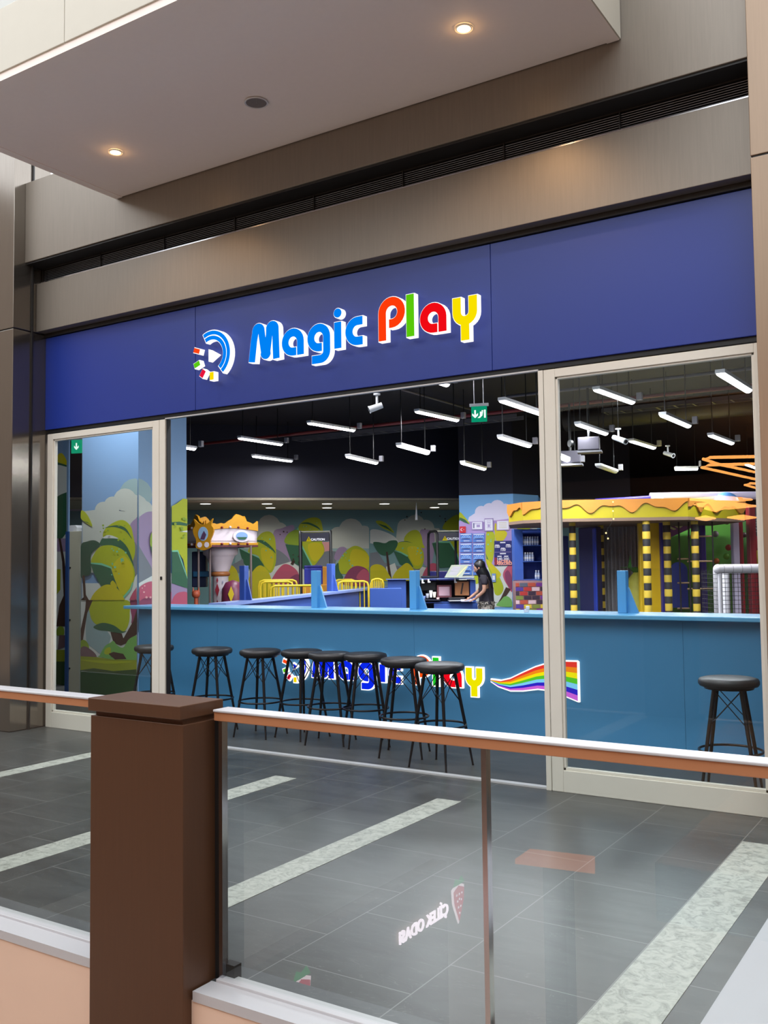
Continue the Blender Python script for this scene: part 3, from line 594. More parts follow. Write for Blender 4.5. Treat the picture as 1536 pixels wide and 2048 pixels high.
# glyph strokes, metres at sign size (x-height .23, cap .33)
GL = {'M': [[(.033,0),(.058,.18),(.075,.255)]+arc(.108,.26,.034,170,20,8)+[(.147,.22),(.172,.07)]+arc(.188,.062,.02,200,340,6)+[(.205,.075),(.228,.22)]+arc(.262,.26,.034,160,10,8)+[(.298,.18),(.305,0)]],
  'a': [[(.15,.034)]+arc(.115,.115,.081,-90,-360,20)+[(.196,0)]], 'g': [[(.14,.034)]+arc(.11,.115,.081,-90,-360,20)+[(.191,.02)]+arc(.126,-.0,.065,0,-90,8)+[(.04,-.065)]],
  'i': [[(.035,0),(.035,.215)]], 'c': [[(.165,.196)]+arc(.115,.115,.081,90,270,16)+[(.165,.034)]],
  'P': [[(.035,0),(.035,.215)]+arc(.123,.215,.088,180,-90,20)+[(.10,.127)]], 'l': [[(.032,0),(.032,.33)]], 'y': [[(.036,.232),(.036,.12)]+arc(.104,.12,.068,180,360,12)+[(.172,.232)], [(.104,.06),(.104,-.095)]]}
def make_sign(root, yf, depth, sc, base, items, cols, rim, em, fw, arc_white=False, tri_blue=False, logo=None, kw=1.0):
    W = emis('sign_white', (255, 250, 246), 1.25)
    for g, x0 in items:
        ch = g[0]; mf = emis('sign_%s_%s' % (root.name, cols[g]), cols[g], em)
        b = MB(); f = MB()
        def T(p): return (x0+p[0]*sc, base+p[1]*sc)
        for s_ in GL[ch]:
            pts = [T(p) for p in s_]
            a, c = Vector(pts[0]), Vector(pts[-1]); e0 = (a-Vector(pts[1])).normalized()*rim; e1 = (c-Vector(pts[-2])).normalized()*rim
            big = [tuple(a+e0)]+pts[1:-1]+[tuple(c+e1)]
            stroke(b, big, (.062*kw*sc+2*rim), yf, depth, W); stroke(f, pts, .062*kw*sc, yf-.006, .006, mf)
        if ch == 'i':
            cx, cz = T((.035, .29))
            for mbx, r, y, d, m in ((b, .037*sc+rim, yf, depth, W), (f, .037*sc, yf-.006, .006, mf)):
                mbx.prism([(cx+r*math.cos(k*PI/10), y, cz+r*math.sin(k*PI/10)) for k in range(20)], (0, d, 0), m)
        o = b.build('letter_'+{'M':'m','P':'p'}.get(ch, ch), root); f.build('letter_face', o)
    cx, cz, R = logo
    blue = emis('sign_%s_%s' % (root.name, cols['M']), cols['M'], em)
    b = MB(); f = MB(); ang = arc(cx, cz, R, 118, -52, 22)
    stroke(b, arc(cx, cz, R, 121, -55, 22), .075*sc*1.1+2*rim, yf, depth, W)
    if arc_white: stroke(f, arc(cx, cz, R*1.06, 90, -50, 22), .012, yf-.006, .006, blue)
    else:
        stroke(f, arc(cx, cz, R+.021*sc, 118, -52, 22), .033*sc, yf-.006, .006, blue); stroke(f, arc(cx, cz, R-.024*sc, 118, -52, 22), .033*sc, yf-.006, .006, blue)
    o = b.build('logo_arc', root); f.build('logo_arc_face', o)
    for a, c in ((162, (255, 70, 20)), (200, (90, 200, 20)), (235, (230, 20, 60)), (270, (250, 220, 0))):
        d = Vector((math.cos(math.radians(a)), math.sin(math.radians(a)))); c0 = Vector((cx, cz))
        b = MB(); f = MB(); r0, r1 = R*.88, R*1.26
        stroke(b, [tuple(c0+d*(r0-rim)), tuple(c0+d*(r1+rim))], .042*sc+2*rim, yf, depth, W); stroke(f, [tuple(c0+d*r0), tuple(c0+d*r1)], .042*sc, yf-.006, .006, emis('ray_%s' % (c,), c, em))
        o = b.build('logo_ray', root); f.build('logo_ray_face', o)
    b = MB(); r = R*.37
    tri = [(cx-r*.6, yf, cz-r*.85), (cx+r*.95, yf, cz), (cx-r*.6, yf, cz+r*.85)]
    b.prism(tri, (0, depth, 0), W); o = b.build('play_triangle', root)
    if tri_blue:
        b = MB(); k = .6; b.prism([(cx+(p[0]-cx)*k, yf-.006, cz+(p[2]-cz)*k) for p in tri], (0, .006, 0), blue); b.build('triangle_face', o)
sg = thing('illuminated_sign', 'lit channel letters reading Magic Play with a round play logo on the blue fascia board', 'sign', (-4.6, 6.25, 3.25))
BL = (0, 130, 245)
make_sign(sg, 6.235, .055, 1.0, 3.36, [('M', -5.385), ('a', -5.018), ('g', -4.742), ('i', -4.474), ('c', -4.362), ('P', -4.043), ('l', -3.782), ('a2', -3.662), ('y', -3.378)],
  {'M': BL, 'a': BL, 'g': BL, 'i': BL, 'c': BL, 'P': (255, 60, 10), 'l': (90, 200, 10), 'a2': (240, 10, 20), 'y': (250, 225, 0)}, .006, 1.0, .065, logo=(-5.82, 3.487, .178), kw=1.08)
sg2 = thing('illuminated_sign', 'lit letters reading Magic Play with a round play logo on the blue counter front', 'sign', (-4.9, 7.55, .4))
B2c = (10, 40, 235)
make_sign(sg2, 7.548, .026, .76, .503, [('M', -5.72), ('a', -5.405), ('g', -5.163), ('i', -4.925), ('c', -4.822), ('P', -4.565), ('l', -4.345), ('a2', -4.236), ('y', -4.012)],
  {'M': B2c, 'a': B2c, 'g': B2c, 'i': B2c, 'c': B2c, 'P': (255, 80, 10), 'l': (30, 200, 40), 'a2': (240, 10, 30), 'y': (240, 230, 0)}, .011, 1.0, .05, True, True, (-5.935, .60, .125), kw=1.25)
rb = thing('rainbow_sign', 'lit white edged rainbow swoosh panel on the counter front, right of the lit letters', 'sign', (-3.4, 7.55, .45))
top = [(-3.774,.583),(-3.678,.578),(-3.583,.602),(-3.464,.66),(-3.347,.713),(-3.228,.752),(-3.111,.772),(-2.974,.775)]
bot = [(-3.774,.576),(-3.70,.535),(-3.584,.505),(-3.467,.512),(-3.328,.535),(-3.228,.53),(-3.111,.500),(-2.974,.455)]
top[0] = (-3.774, .584)
mb = MB(); mb.prism([(x, 7.55, z+.012) for x, z in top]+[(-2.96, 7.55, .775), (-2.96, 7.55, .443)]+[(x, 7.55, z-.012) for x, z in bot[::-1]], (0, .024, 0), emis('sign_white', (255, 250, 246), 1.25)); pnl = mb.build('panel', rb)
RC = [(235, 60, 50), (250, 140, 30), (250, 235, 20), (90, 200, 50), (130, 210, 250), (50, 40, 200), (210, 100, 220)]
for k, c in enumerate(RC):
    mb = MB(); m = emis('rainbow_%d' % k, c, .95)
    for i in range(len(top)-1):
        def L_(j, t): return (top[j][0]*(1-t)+bot[j][0]*t, 7.545, top[j][1]*(1-t)+bot[j][1]*t)
        mb.prism([L_(i, k/7), L_(i+1, k/7), L_(i+1, (k+1)/7), L_(i, (k+1)/7)], (0, .005, 0), m)
    mb.build('colour_band', pnl)

# ================================================================== SHOP LIGHTS
led = emis('led_white', (250, 250, 255), 14)
def make_batten():
    t = thing('batten_light', '', 'ceiling light', (0, 0, 0), 'white linear lights under the black ceiling')
    mb = MB(); mb.box((-.05, 0, .02), (.05, 1.2, .06), white_p); mb.build('housing', t, bevel=.006)
    mb = MB(); mb.lathe([(.001, 0)], led, n=3, caps=False) if False else None
    mb = MB(); P = []; F = []
    for j, y in enumerate((.02, 1.18)):
        for k in range(9): a = PI+PI*k/8; P.append((.043*math.cos(a), y, .022+.032*math.sin(a)))
    F = [(k, k+1, 10+k, 9+k) for k in range(8)]+[tuple(range(8, -1, -1)), tuple(range(9, 18))]
    mb.add(P, F, led, True); mb.build('diffuser', t)
    for yy in (.1, 1.08): mb = MB(); mb.box((-.006, yy, .0), (.006, yy+.012, 1.0), black_m); mb.build('hanger', t)
    mb = MB(); mb.box((.04, 1.23, .05), (.11, 1.29, .15), mat('box_grey', (150, 148, 155), .5)); mb.build('emergency_box', t, bevel=.004)
    L = bpy.data.lights.new('lamp', 'AREA'); L.shape = 'RECTANGLE'; L.size = .09; L.size_y = 1.15; L.energy = BATTEN_W; L.color = (.93, .95, 1)
    lo = bpy.data.objects.new('lamp', L); col.objects.link(lo); lo.parent = t; lo.location = (0, .6, -.02)
    return t
BT = [((617,848),(708,863),3.95,'linear light hanging in front of the black wall, first one left of centre'), ((478,878),(563,891),3.9,'linear light above the carousel, the larger of two'), ((506,914),(583,924),3.77,'lowest linear light above the carousel, casting glow on the black wall'),
 ((833,825),(915,843),3.92,'linear light directly left of the green running man sign'), ((797,893),(867,912),3.4,'linear light low at centre under the row with the running man sign'), ((695,915),(756,929),3.4,'linear light just above the two black caution arches, small and distant'),
 ((925,928),(983,944),3.3,'linear light right above the mural column behind the desk'), ((1000,877),(1060,895),3.35,'linear light between the running man sign and the mural column'), ((1003,804),(1080,830),3.5,'linear light directly right of the running man sign'),
 ((1192,782),(1265,808),3.66,'largest linear light seen through the upper left of the right door'), ((1155,851),(1212,870),3.49,'linear light left of the white bullet camera behind the right door'), ((1262,884),(1308,898),3.55,'linear light right of the white bullet camera behind the right door'),
 ((1325,833),(1379,856),3.4,'linear light at the middle of the right door glass'), ((1421,873),(1464,889),3.42,'linear light above the yellow honey roof toward the right pillar'), ((1440,750),(1497,785),3.43,'linear light at the top right corner of the right door glass'),
 ((1115,915),(1158,932),3.1,'linear light beside the right door frame, next to a hanging projector'), ((1196,934),(1236,948),3.1,'dim unlit linear light above the yellow honey roof'), ((870,769),(895,773),3.95,'linear light cut off by the blue board, above the running man sign'), ((366,890),(390,900),3.5,'linear light cut off by the mural column at the left')]
bt0 = make_batten()
for i, (a, b, z, lab) in enumerate(BT):
    o = bt0 if i == 0 else copy_tree(bt0)
    p = onZ(*a, z); q = onZ(*b, z)
    if i == 17: q = p+Vector((0, 1.2, 0)); p = onZ(895, 773, z)-Vector((0, 1.2, 0)); q = p+Vector((0, 1.2, 0))
    if i == 18: q = onZ(390, 900, z); p = q-Vector((0, 1.2, 0))
    o.location = p; o.rotation_euler.z = math.atan2((q-p).y, (q-p).x)-PI/2; o['label'] = lab
    for c in o.children:
        if c.name.startswith('hanger'): c.scale.z = 4.6-p.z
    if i == 16:
        for c in o.children:
            if c.type == 'LIGHT': bpy.data.objects.remove(c)
        for c in o.children:
            if c.name.startswith('diffuser'):
                c.data = c.data.copy(); c.data.materials[0] = mat('unlit_diffuser', (150, 150, 160), .4)
# horizontal one facing across
o = copy_tree(bt0); p = onZ(1350, 940, 3.2); o.location = p; [setattr(c, 'scale', (1, 1, 1.4)) for c in o.children if c.name.startswith('hanger')]; o.rotation_euler.z = -PI/2+YAW; o['label'] = 'short linear light seen side on above the blue dome of the honey roof'; o.scale = (1, .33, 1)
for k, x in enumerate((-9.2, -6.2, -3.2, -.2)):  # unseen battens added to brighten the counter front and near mural
    o = copy_tree(bt0); o.location = (x, 7.0, 4.1); o.rotation_euler.z = -PI/2; o['label'] = 'unseen linear light added over the stools behind the sign board, %s' % ('leftmost', 'second from the left', 'third from the left', 'rightmost')[k]
    for c in o.children:
        if c.name.startswith('hanger'): c.scale.z = .5
for k, (x, y) in enumerate(((-2.4, 18.5), (.4, 14), (.6, 19), (-4.6, 22))):  # all but the first added to brighten the area under the honey roof
    o = copy_tree(bt0); o.location = (x, y, 3.7); o.rotation_euler.z = 0; o['label'] = 'linear light over the play area, %s' % ('the one cut off by the right door edge', 'nearest unseen one added beyond the right pillar', 'farther unseen one added beyond the right pillar', 'farthest one added at the back')[k]
    for c in o.children:
        if c.name.startswith('hanger'): c.scale.z = .9
# recessed lights of the tan ceiling
for i, (x, y) in enumerate([(411,1007),(534,1007),(541,1015),(654,1007),(654,1015),(769,1007),(886,1007),(869,1014.5)]):
    p = onZ(x, y, 3.0); t = thing('recessed_light', ['round recessed light above the carousel in the tan ceiling', 'front round light of the pair right of the carousel', 'rear round light of the pair right of the carousel', 'front round light of the pair above the left caution arch', 'rear round light of the pair above the left caution arch', 'single round light in the tan ceiling between the caution arches', 'front round light of the pair above the right caution arch', 'rear round light of the pair above the right caution arch'][i], 'ceiling light', p, 'round lights in the tan ceiling')
    mb = MB(); mb.lathe([(.13, -.01), (.13, 0), (.11, 0), (.11, -.01)], white_p, p, 24, caps=False); mb.build('trim_ring', t)
    mb = MB(); mb.lathe([(.11, -.012), (.11, -.004)], emis('disc_white', (255, 250, 235), 4), p, 24); mb.build('lamp_face', t)
    L = bpy.data.lights.new('lamp', 'SPOT'); L.energy = 30; L.color = (1, .95, .85); L.spot_size = 2.6; L.spot_blend = .5; L.shadow_soft_size = .1
    lo = bpy.data.objects.new('lamp', L); col.objects.link(lo); lo.parent = t; lo.location = (0, 0, -.04)

# exit signs
gr = emis('exit_green', (10, 150, 110), .95); wh = emis('exit_white', (235, 255, 245), 1.1)
def exit_sign(c, w_, h, label, both):
    t = thing('exit_sign', label, 'exit sign', c); c = Vector(c); ux = Vector((math.cos(.3), math.sin(.3), 0)); nn = Vector((ux.y, -ux.x, 0)); up = Vector((0, 0, 1))
    def R(a, b, z0, z1, off, d, m, nm=None, par=None):
        mb = MB(); mb.prism([c+ux*a+up*z0+nn*off, c+ux*b+up*z0+nn*off, c+ux*b+up*z1+nn*off, c+ux*a+up*z1+nn*off], -nn*d, m); return mb
    p = R(-w_/2, w_/2, -h/2, h/2, 0, .02, gr).build('panel', t)
    R(-w_/2-.02, w_/2+.02, h/2, h/2+.035, .01, .04, alu).build('holder', t)
    for s in (-.3, .3): 
        mb = MB(); q = c+ux*(s*w_)+up*(h/2+.03); mb.tube([q, (q.x, q.y, 4.6)], .005, alu, 6); mb.build('hanger', t)
    mb = MB(); ac = -w_*.25 if both else 0; k = h*.26; as_ = .75
    def pl(pts): mb.prism([c+ux*(x)+up*z+nn*.004 for x, z in pts], -nn*.002, wh)
    pl([(ac-.01, k), (ac+.01, k), (ac+.01, -.01), (ac+.036, .012), (ac+.036, -.016), (ac, -k), (ac-.036, -.016), (ac-.036, .012), (ac-.01, -.01)])
    if both:
        x0 = w_*.22; pl([(x0+.02, -k), (x0+.042, -k), (x0+.042, k), (x0+.02, k)]); 
        pl([(x0-.01, k*.9), (x0+.01, k*.9), (x0+.012, k*.65), (x0-.008, k*.65)]); pl([(x0-.03, k*.55), (x0+.01, k*.6), (x0+.0, -.02), (x0-.03, -.02)]); pl([(x0-.03, -.02), (x0, -.02), (x0-.03, -k), (x0-.06, -k)])
    mb.build('pictogram', p)
exit_sign(at(958, 828, 11.6), .19, .19, 'green lit exit sign with running man and down arrow hanging at centre', True)
exit_sign(at(153, 893, 13.5), .17, .19, 'green lit exit sign with a down arrow seen through the left glass door', False)

# ceiling services
pipe_red = mat('red_pipe', (110, 30, 34), .5); duct = mat('dark_duct', (42, 40, 46), .55, .3, noise=.15); conduit = mat('grey_conduit', (96, 94, 100), .5, .3)
def svc(name, a, b, r, m, lab, cat): mb = MB(); mb.tube([a, b], r, m, 12); tag(mb.build(name), lab, cat)
svc('sprinkler_pipe', (-13.5, 14.2, 4.1), (3, 14.2, 4.1), .03, pipe_red, 'long red sprinkler pipe running across under the black ceiling', 'pipe')
svc('sprinkler_pipe', (-7.6, 8.5, 4.25), (-7.0, 11.3, 4.25), .04, pipe_red, 'short red sprinkler pipe close behind the blue board', 'pipe')
svc('air_duct', (-11, 11.6, 4.37), (2, 11.6, 4.37), .2, duct, 'round dark air duct crossing the ceiling nearest the front', 'duct')
svc('air_duct', (-6.8, 17.0, 4.3), (2, 17.0, 4.3), .22, duct, 'round dark air duct crossing the ceiling farthest back', 'duct')
svc('conduit_pipe', (-8.0, 8.0, 4.45), (-8.1, 16.3, 4.45), .02, conduit, 'thin grey conduit running back under the ceiling on the left', 'pipe')
svc('conduit_pipe', (-3.9, 10.4, 4.2), (2.5, 10.4, 4.2), .02, conduit, 'thin grey conduit crossing the right door glass near its top', 'pipe')
svc('conduit_pipe', (-6.3, 13.2, 4.15), (3, 13.2, 4.15), .025, conduit, 'thin grey conduit crossing the right door glass at mid height', 'pipe')
for k, (x0, x1, y, lab) in enumerate(((-11.5, -6.2, 9.6, 'dark cable tray in the black ceiling left of the running man sign'), (-5.6, 2, 15.6, 'dark cable tray above the honey roof'), (-12, -7, 15.2, 'dark cable tray above the caution arches'))):
    mb = MB(); mb.box((x0, y, 4.15), (x1, y+.02, 4.22), conduit); mb.box((x0, y+.3, 4.15), (x1, y+.32, 4.22), conduit)
    for i in range(int((x1-x0)/.3)): mb.box((x0+i*.3, y, 4.155), (x0+i*.3+.03, y+.3, 4.165), conduit)
    tag(mb.build('cable_tray'), lab, 'cable tray')
mb = MB(); mb.box((-3.4, 12.0, 4.35), (2.6, 13, 4.59), duct); tag(mb.build('air_duct'), 'square dark air duct high behind the right door glass', 'duct')
def camera_dev(x, y, d, label, rz, L_=.16):
    p = at(x, y, d); t = thing('security_camera', label, 'security camera', p)
    mb = MB(); mb.lathe([(.035, .12), (.035, .135)], white_p, p, 16); mb.tube([p+Vector((0,0,.12)), p+Vector((0,0,.02))], .012, white_p, 8); mb.build('mount', t)
    mb = MB(); mb.tube([p+Vector((0,0,.135)), (p.x, p.y, 4.6)], .003, mat('rod_black', (10, 10, 10), .9, spec=.1), 6); mb.build('drop_rod', t)
    dv = Vector((math.cos(rz), math.sin(rz), -.35)).normalized()
    mb = MB(); mb.tube([p-dv*L_*.4, p+dv*L_*.5, p+dv*L_*.6], [.03, .034, .04], white_p, 14); mb.build('camera_body', t)
    mb = MB(); mb.tube([p+dv*L_*.6, p+dv*(L_*.6+.005)], .025, black_m, 12); mb.build('lens', t)
camera_dev(754, 814, 9.5, 'white bullet camera under the ceiling left of the centre lights', PI*1.2, .14)
camera_dev(1237, 878, 12, 'largest white bullet camera behind the right door glass', -.6, .26)
camera_dev(1336, 908, 15, 'small white bullet camera below the linear lights in the right door', -.5, .2)
def projector(x, y, d, label):
    p = at(x, y, d); t = thing('projector', label, 'projector', p)
    mb = MB(); mb.obox(p+Vector((0,0,.1)), (.30, .2, .18), mat('silver_plastic', (58, 54, 64), .6), .3); mb.build('body', t, bevel=.01)
    mb = MB(); mb.obox(p+Vector((.02,-.02,-.02)), (.34, .24, .025), mat('tray_grey', (90,90,96), .6), .3); mb.build('bottom_tray', t)
    mb = MB(); mb.tube([p+Vector((0,0,.18)), p+Vector((0,0,.9))], .02, black_m, 8); mb.build('pole', t)
    q = p+Vector((-.18, -.2, .1)); mb = MB(); mb.tube([q, q+Vector((-.02, -.03, 0))], .05, black_m, 14); mb.build('lens', t)
projector(1178, 902, 13.5, 'silver projector hanging beside the linear light near the right door frame')
projector(1141, 928, 14.2, 'lower hanging projector bracket beside the right door frame')
mb = MB(); p = at(833, 1040, 21.6); mb.tube([Vector((p.x,p.y,3.0)), p+Vector((0,0,.2)), p], [.006, .02, .03], white_p, 8); tag(mb.build('pull_cord'), 'thin white cord hanging in front of the back mural, left of the right caution arch', 'cord')
# wall-mounted air conditioner at far left
p = bw.p(150, 1010, .15); t = thing('air_conditioner', 'pale wall unit seen under the exit sign in the left door', 'air conditioner', p)
mb = MB(); mb.obox(p, (1.3, .25, .3), mat('pale_lilac', (190, 178, 200), .5), math.atan2(bw.u.y, bw.u.x)); mb.build('casing', t, bevel=.02)
mb = MB(); mb.obox(p+Vector(bw.n)*.13-Vector((0,0,.1)), (1.1, .02, .04), dark_metal, math.atan2(bw.u.y, bw.u.x)); mb.build('outlet', t)
# beige partition leaf behind the left door
a, b = onY(139, 1063, 7.9), onY(160, 1063, 7.9)
t = thing('gate_panel', 'tall beige cabinet side with a blue front edge inside the left door', 'cabinet', ((a.x+b.x)/2, 8.0, 0))
mb = MB(); mb.box((a.x, 7.9, .02), (b.x, 8.2, a.z), mat('beige_laminate', (196, 192, 170), .5)); mb.build('body', t, bevel=.004)
mb = MB(); mb.box((a.x-.05, 7.88, .0), (a.x, 8.2, a.z), mat('edge_blue', (24, 70, 130), .5)); mb.build('front_edge', t)
mb = MB()
for z in (.35, .95, 1.6): mb.box((a.x+.01, 7.895, z), (a.x+.03, 7.902, z+.02), black_m)
mb.build('hinge_pins', t)
p = onY(142, 1056, 7.95); mb = MB(); mb.prism([(p.x-.03, p.y, a.z), (p.x+.11, p.y, a.z), (p.x+.11, p.y, a.z+.05), (p.x+.08, p.y, a.z+.08), (p.x-.03, p.y, a.z+.08)], (0, .15, 0), white_p); tag(mb.build('dispenser'), 'small white dispenser on top of the beige cabinet', 'dispenser')

# ================================================================== BACK OF THE SHOP
UP = Vector((0, 0, 1)); R0 = _r0.copy(); F0 = Vector((-math.sin(YAW), math.cos(YAW), 0))
RZ = YAW
def px(d): return d/FPX                              # metres per photo pixel at depth d
# --- carousel
cz0 = at(441, 1190, 19.8); cc = Vector((cz0.x, cz0.y, 0))
t = thing('carousel', 'small white and gold carousel with a square ornate canopy and pictures in the back left', 'carousel', cc)
def dirr(a): return R0*math.cos(a)+F0*math.sin(a)
A4 = [math.radians(258+90*k) for k in range(4)]
CR = .80; gold = mat('gold_paint', (206, 146, 30), .35, .2, noise=.1, scale=20); cwhite = mat('carousel_white', (226, 214, 220), .4, noise=.04); maroon = mat('maroon', (96, 30, 44), .5)
V4 = [cc+dirr(a)*CR for a in A4]
mb = MB()
for k in range(4):
    a, b = V4[k], V4[(k+1) % 4]
    mb.prism([a+UP*2.02, b+UP*2.02, b+UP*2.44, a+UP*2.44], ((cc-(a+b)/2).normalized())*.05, cwhite)
mb.prism([v*1.0+UP*2.1 for v in V4], UP*.03, cwhite); can = mb.build('canopy', t)
mb = MB()
for k in range(4):
    a, b = V4[k], V4[(k+1) % 4]; out = ((a+b)/2-cc); out.z = 0; out = out.normalized()*.03; N = 24; up_, lo_ = [], []
    for i in range(N+1):
        s = i/N; q = a.lerp(b, s); crest = .05+.20*math.exp(-((s-.62)/.16)**2)+.012*math.cos(s*44)+.05*math.exp(-((s-0)/.05)**2)+.05*math.exp(-((s-1)/.05)**2)
        up_.append(q+out+UP*(2.42+crest)); lo_.append(q+out+UP*(2.33+.05*math.sin(PI*s)))
    for i in range(N): mb.prism([lo_[i], lo_[i+1], up_[i+1], up_[i]], -out*1.4, gold)
    mb.prism([a+out+UP*2.04, b+out+UP*2.04, b+out+UP*2.085, a+out+UP*2.085], -out, gold); mb.prism([a+out+UP*2.0, b+out+UP*2.0, b+out+UP*2.03, a+out+UP*2.03], -out, maroon)
mb.build('gold_crest', can)
for k in (0, 3):
    a, b = V4[k], V4[(k+1) % 4]; out = ((a+b)/2-cc); out.z = 0; out = out.normalized()*.045
    for s in (.3, .46, .62, .8):
        for z in (2.36+.04*math.sin(PI*s), 2.062): mb = MB(); mb.ball(a.lerp(b, s)+out+UP*z, .026, mat('bulb_red', (120, 20, 30), .3) if s != .46 else cwhite, 10); mb.build('canopy_bulb', can)
a, b = V4[0], V4[1]; out = ((a+b)/2-cc); out.z = 0; out = out.normalized(); ab = (b-a).normalized()
def oval(mb, c, ux, uz, n_, rx, rz, d, m): mb.prism([c+ux*rx*math.cos(i*PI/12)+uz*rz*math.sin(i*PI/12) for i in range(24)], n_*d, m)
q = a.lerp(b, .68)+out*.035+UP*2.22; mb = MB(); oval(mb, q, ab, UP, out, .19, .125, .02, cwhite); fr = mb.build('picture_frame', can)
mb = MB(); oval(mb, q+out*.022, ab, UP, out, .13, .085, .004, mat('pic_sky', (130, 165, 215), .4)); mb.prism([q+out*.03-ab*.115-UP*.02, q+out*.03+ab*.115-UP*.02, q+out*.03+ab*.07-UP*.07, q+out*.03-ab*.07-UP*.07], out*.002, mat('pic_green', (40, 90, 60), .4)); mb.build('landscape_picture', fr)
# gold cartouche on the near corner
vo = (V4[0]-cc).normalized(); vs = Vector((-vo.y, vo.x, 0)); 
if vs.dot(R0) < 0: vs = -vs
q = V4[0]+vo*.06+UP*2.2; out_pts = [(-.20,.36),(-.10,.27),(0,.25),(.10,.27),(.20,.36),(.17,.24),(.22,.15),(.20,.04),(.15,-.07),(.16,-.20),(.10,-.24),(0,-.27),(-.10,-.24),(-.16,-.20),(-.15,-.07),(-.20,.04),(-.22,.15),(-.17,.24)]
mb = MB(); mb.prism([q+vs*x+UP*z for x, z in smooth_poly(out_pts, 3)], vo*.05, gold); crt = mb.build('gold_cartouche', can)
mb = MB(); oval(mb, q+vo*.052+UP*.06, vs, UP, vo, .105, .14, .006, mat('pic_sky2', (150, 185, 215), .4)); mb.prism([q+vo*.06+vs*x+UP*z for x, z in [(-.06,-.05),(.03,-.06),(.07,.04),(.02,.12),(-.02,.05)]], vo*.003, mat('pic_plum', (90, 60, 90), .4)); mb.build('oval_picture', crt)
mb = MB()
for s in (-1, 1): oval(mb, q+vo*.052+vs*(.075*s)-UP*.16, vs, UP, vo, .05, .055, .006, cwhite)
mb.build('white_petals', crt)
col_prof = [(.20, .1), (.19, .5), (.165, .6), (.165, 1.38), (.175, 1.40)]
mb = MB(); mb.lathe(col_prof, cwhite, cc, 20); mb.lathe([(.175, 1.50), (.20, 1.55), (.27, 1.76), (.29, 1.79), (.30, 1.82), (.36, 1.86), (.37, 1.98), (.33, 2.03)], cwhite, cc, 20); cl_ = mb.build('centre_column', t)
mb = MB(); mb.lathe([(.15, 1.40), (.19, 1.41), (.205, 1.45), (.19, 1.49), (.15, 1.50)], mat('copper_ring', (176, 108, 60), .4), cc, 20); mb.build('ring', cl_)
mb = MB()
for dx, z, s, m in ((-.035, 1.12, 1.0, 'r'), (-.035, 1.32, .45, 'r'), (-.035, .86, .45, 'r'), (.07, 1.1, .5, 'g'), (.08, 1.28, .3, 'g')):
    c = cc-F0*.18+R0*dx+UP*z; mb.prism([c+R0*.045*s, c+UP*.14*s, c-R0*.045*s, c-UP*.14*s], -F0*.006, mat('diamond_red', (150, 30, 48), .4) if m == 'r' else mat('diamond_grey', (160, 160, 190), .4))
mb.build('diamond_ornament', cl_)
for x in (397, 420, 502):
    p = at(x, 1150, 19.4); mb = MB(); mb.tube([(p.x, p.y, .2), (p.x, p.y, 2.02)], .024, mat('pole_grey', (150, 132, 128), .3, .5), 10); mb.build('pole', t)
mb = MB(); mb.lathe([(.95, 0), (.95, .12), (.9, .16), (.001, .16)], mat('carousel_floor', (120, 60, 60), .5), cc, 28, caps=False); mb.build('platform', t)
p = at(400, 1130, 20.2); mb = MB(); mb.obox((p.x, p.y, 1.55), (.3, .25, .75), mat('navy_seat', (24, 30, 70), .5), RZ); mb.obox((p.x+.1, p.y, 1.45), (.4, .3, .12), mat('teal_seat', (20, 90, 130), .5), RZ); mb.build('cabin_seat', t, bevel=.02)
p = at(392, 1185, 19.3); t2 = thing('ride_figure', 'small orange rounded ride figure with two ears beside the carousel poles', 'ride', (p.x, p.y, .16))
mb = MB(); mb.ball((p.x, p.y, 1.05), .085, mat('orange_paint', (190, 90, 60), .5), 16); mb.lathe([(.07, .16), (.04, .3), (.04, .97)], mat('orange_paint', (190, 90, 60), .5), (p.x, p.y, 0), 12); mb.build('body', t2)
for s in (-1, 1):
    mb = MB(); q = p+R0*.055*s; mb.lathe([(.03, 1.08), (.001, 1.2)], mat('orange_paint', (190, 90, 60), .5), (q.x, q.y, 0), 8); mb.build('ear', t2)
p = at(466, 1178, 19.2); t2 = thing('ride_car', 'domed purple ride car with yellow diamonds right of the carousel column', 'ride', (p.x, p.y, 0))
mb = MB(); mb.lathe([(.2, 0), (.24, .8), (.22, 1.15), (.15, 1.28), (.001, 1.33)], mat('plum_paint', (110, 40, 70), .4), (p.x, p.y, 0), 20, caps=False); mb.build('shell', t2)
mb = MB(); c = Vector((p.x, p.y, 1.05))-F0*.24; mb.prism([c+R0*.06, c+UP*.16, c-R0*.06, c-UP*.16], -F0*.008, YEL); mb.build('diamond_ornament', t2)

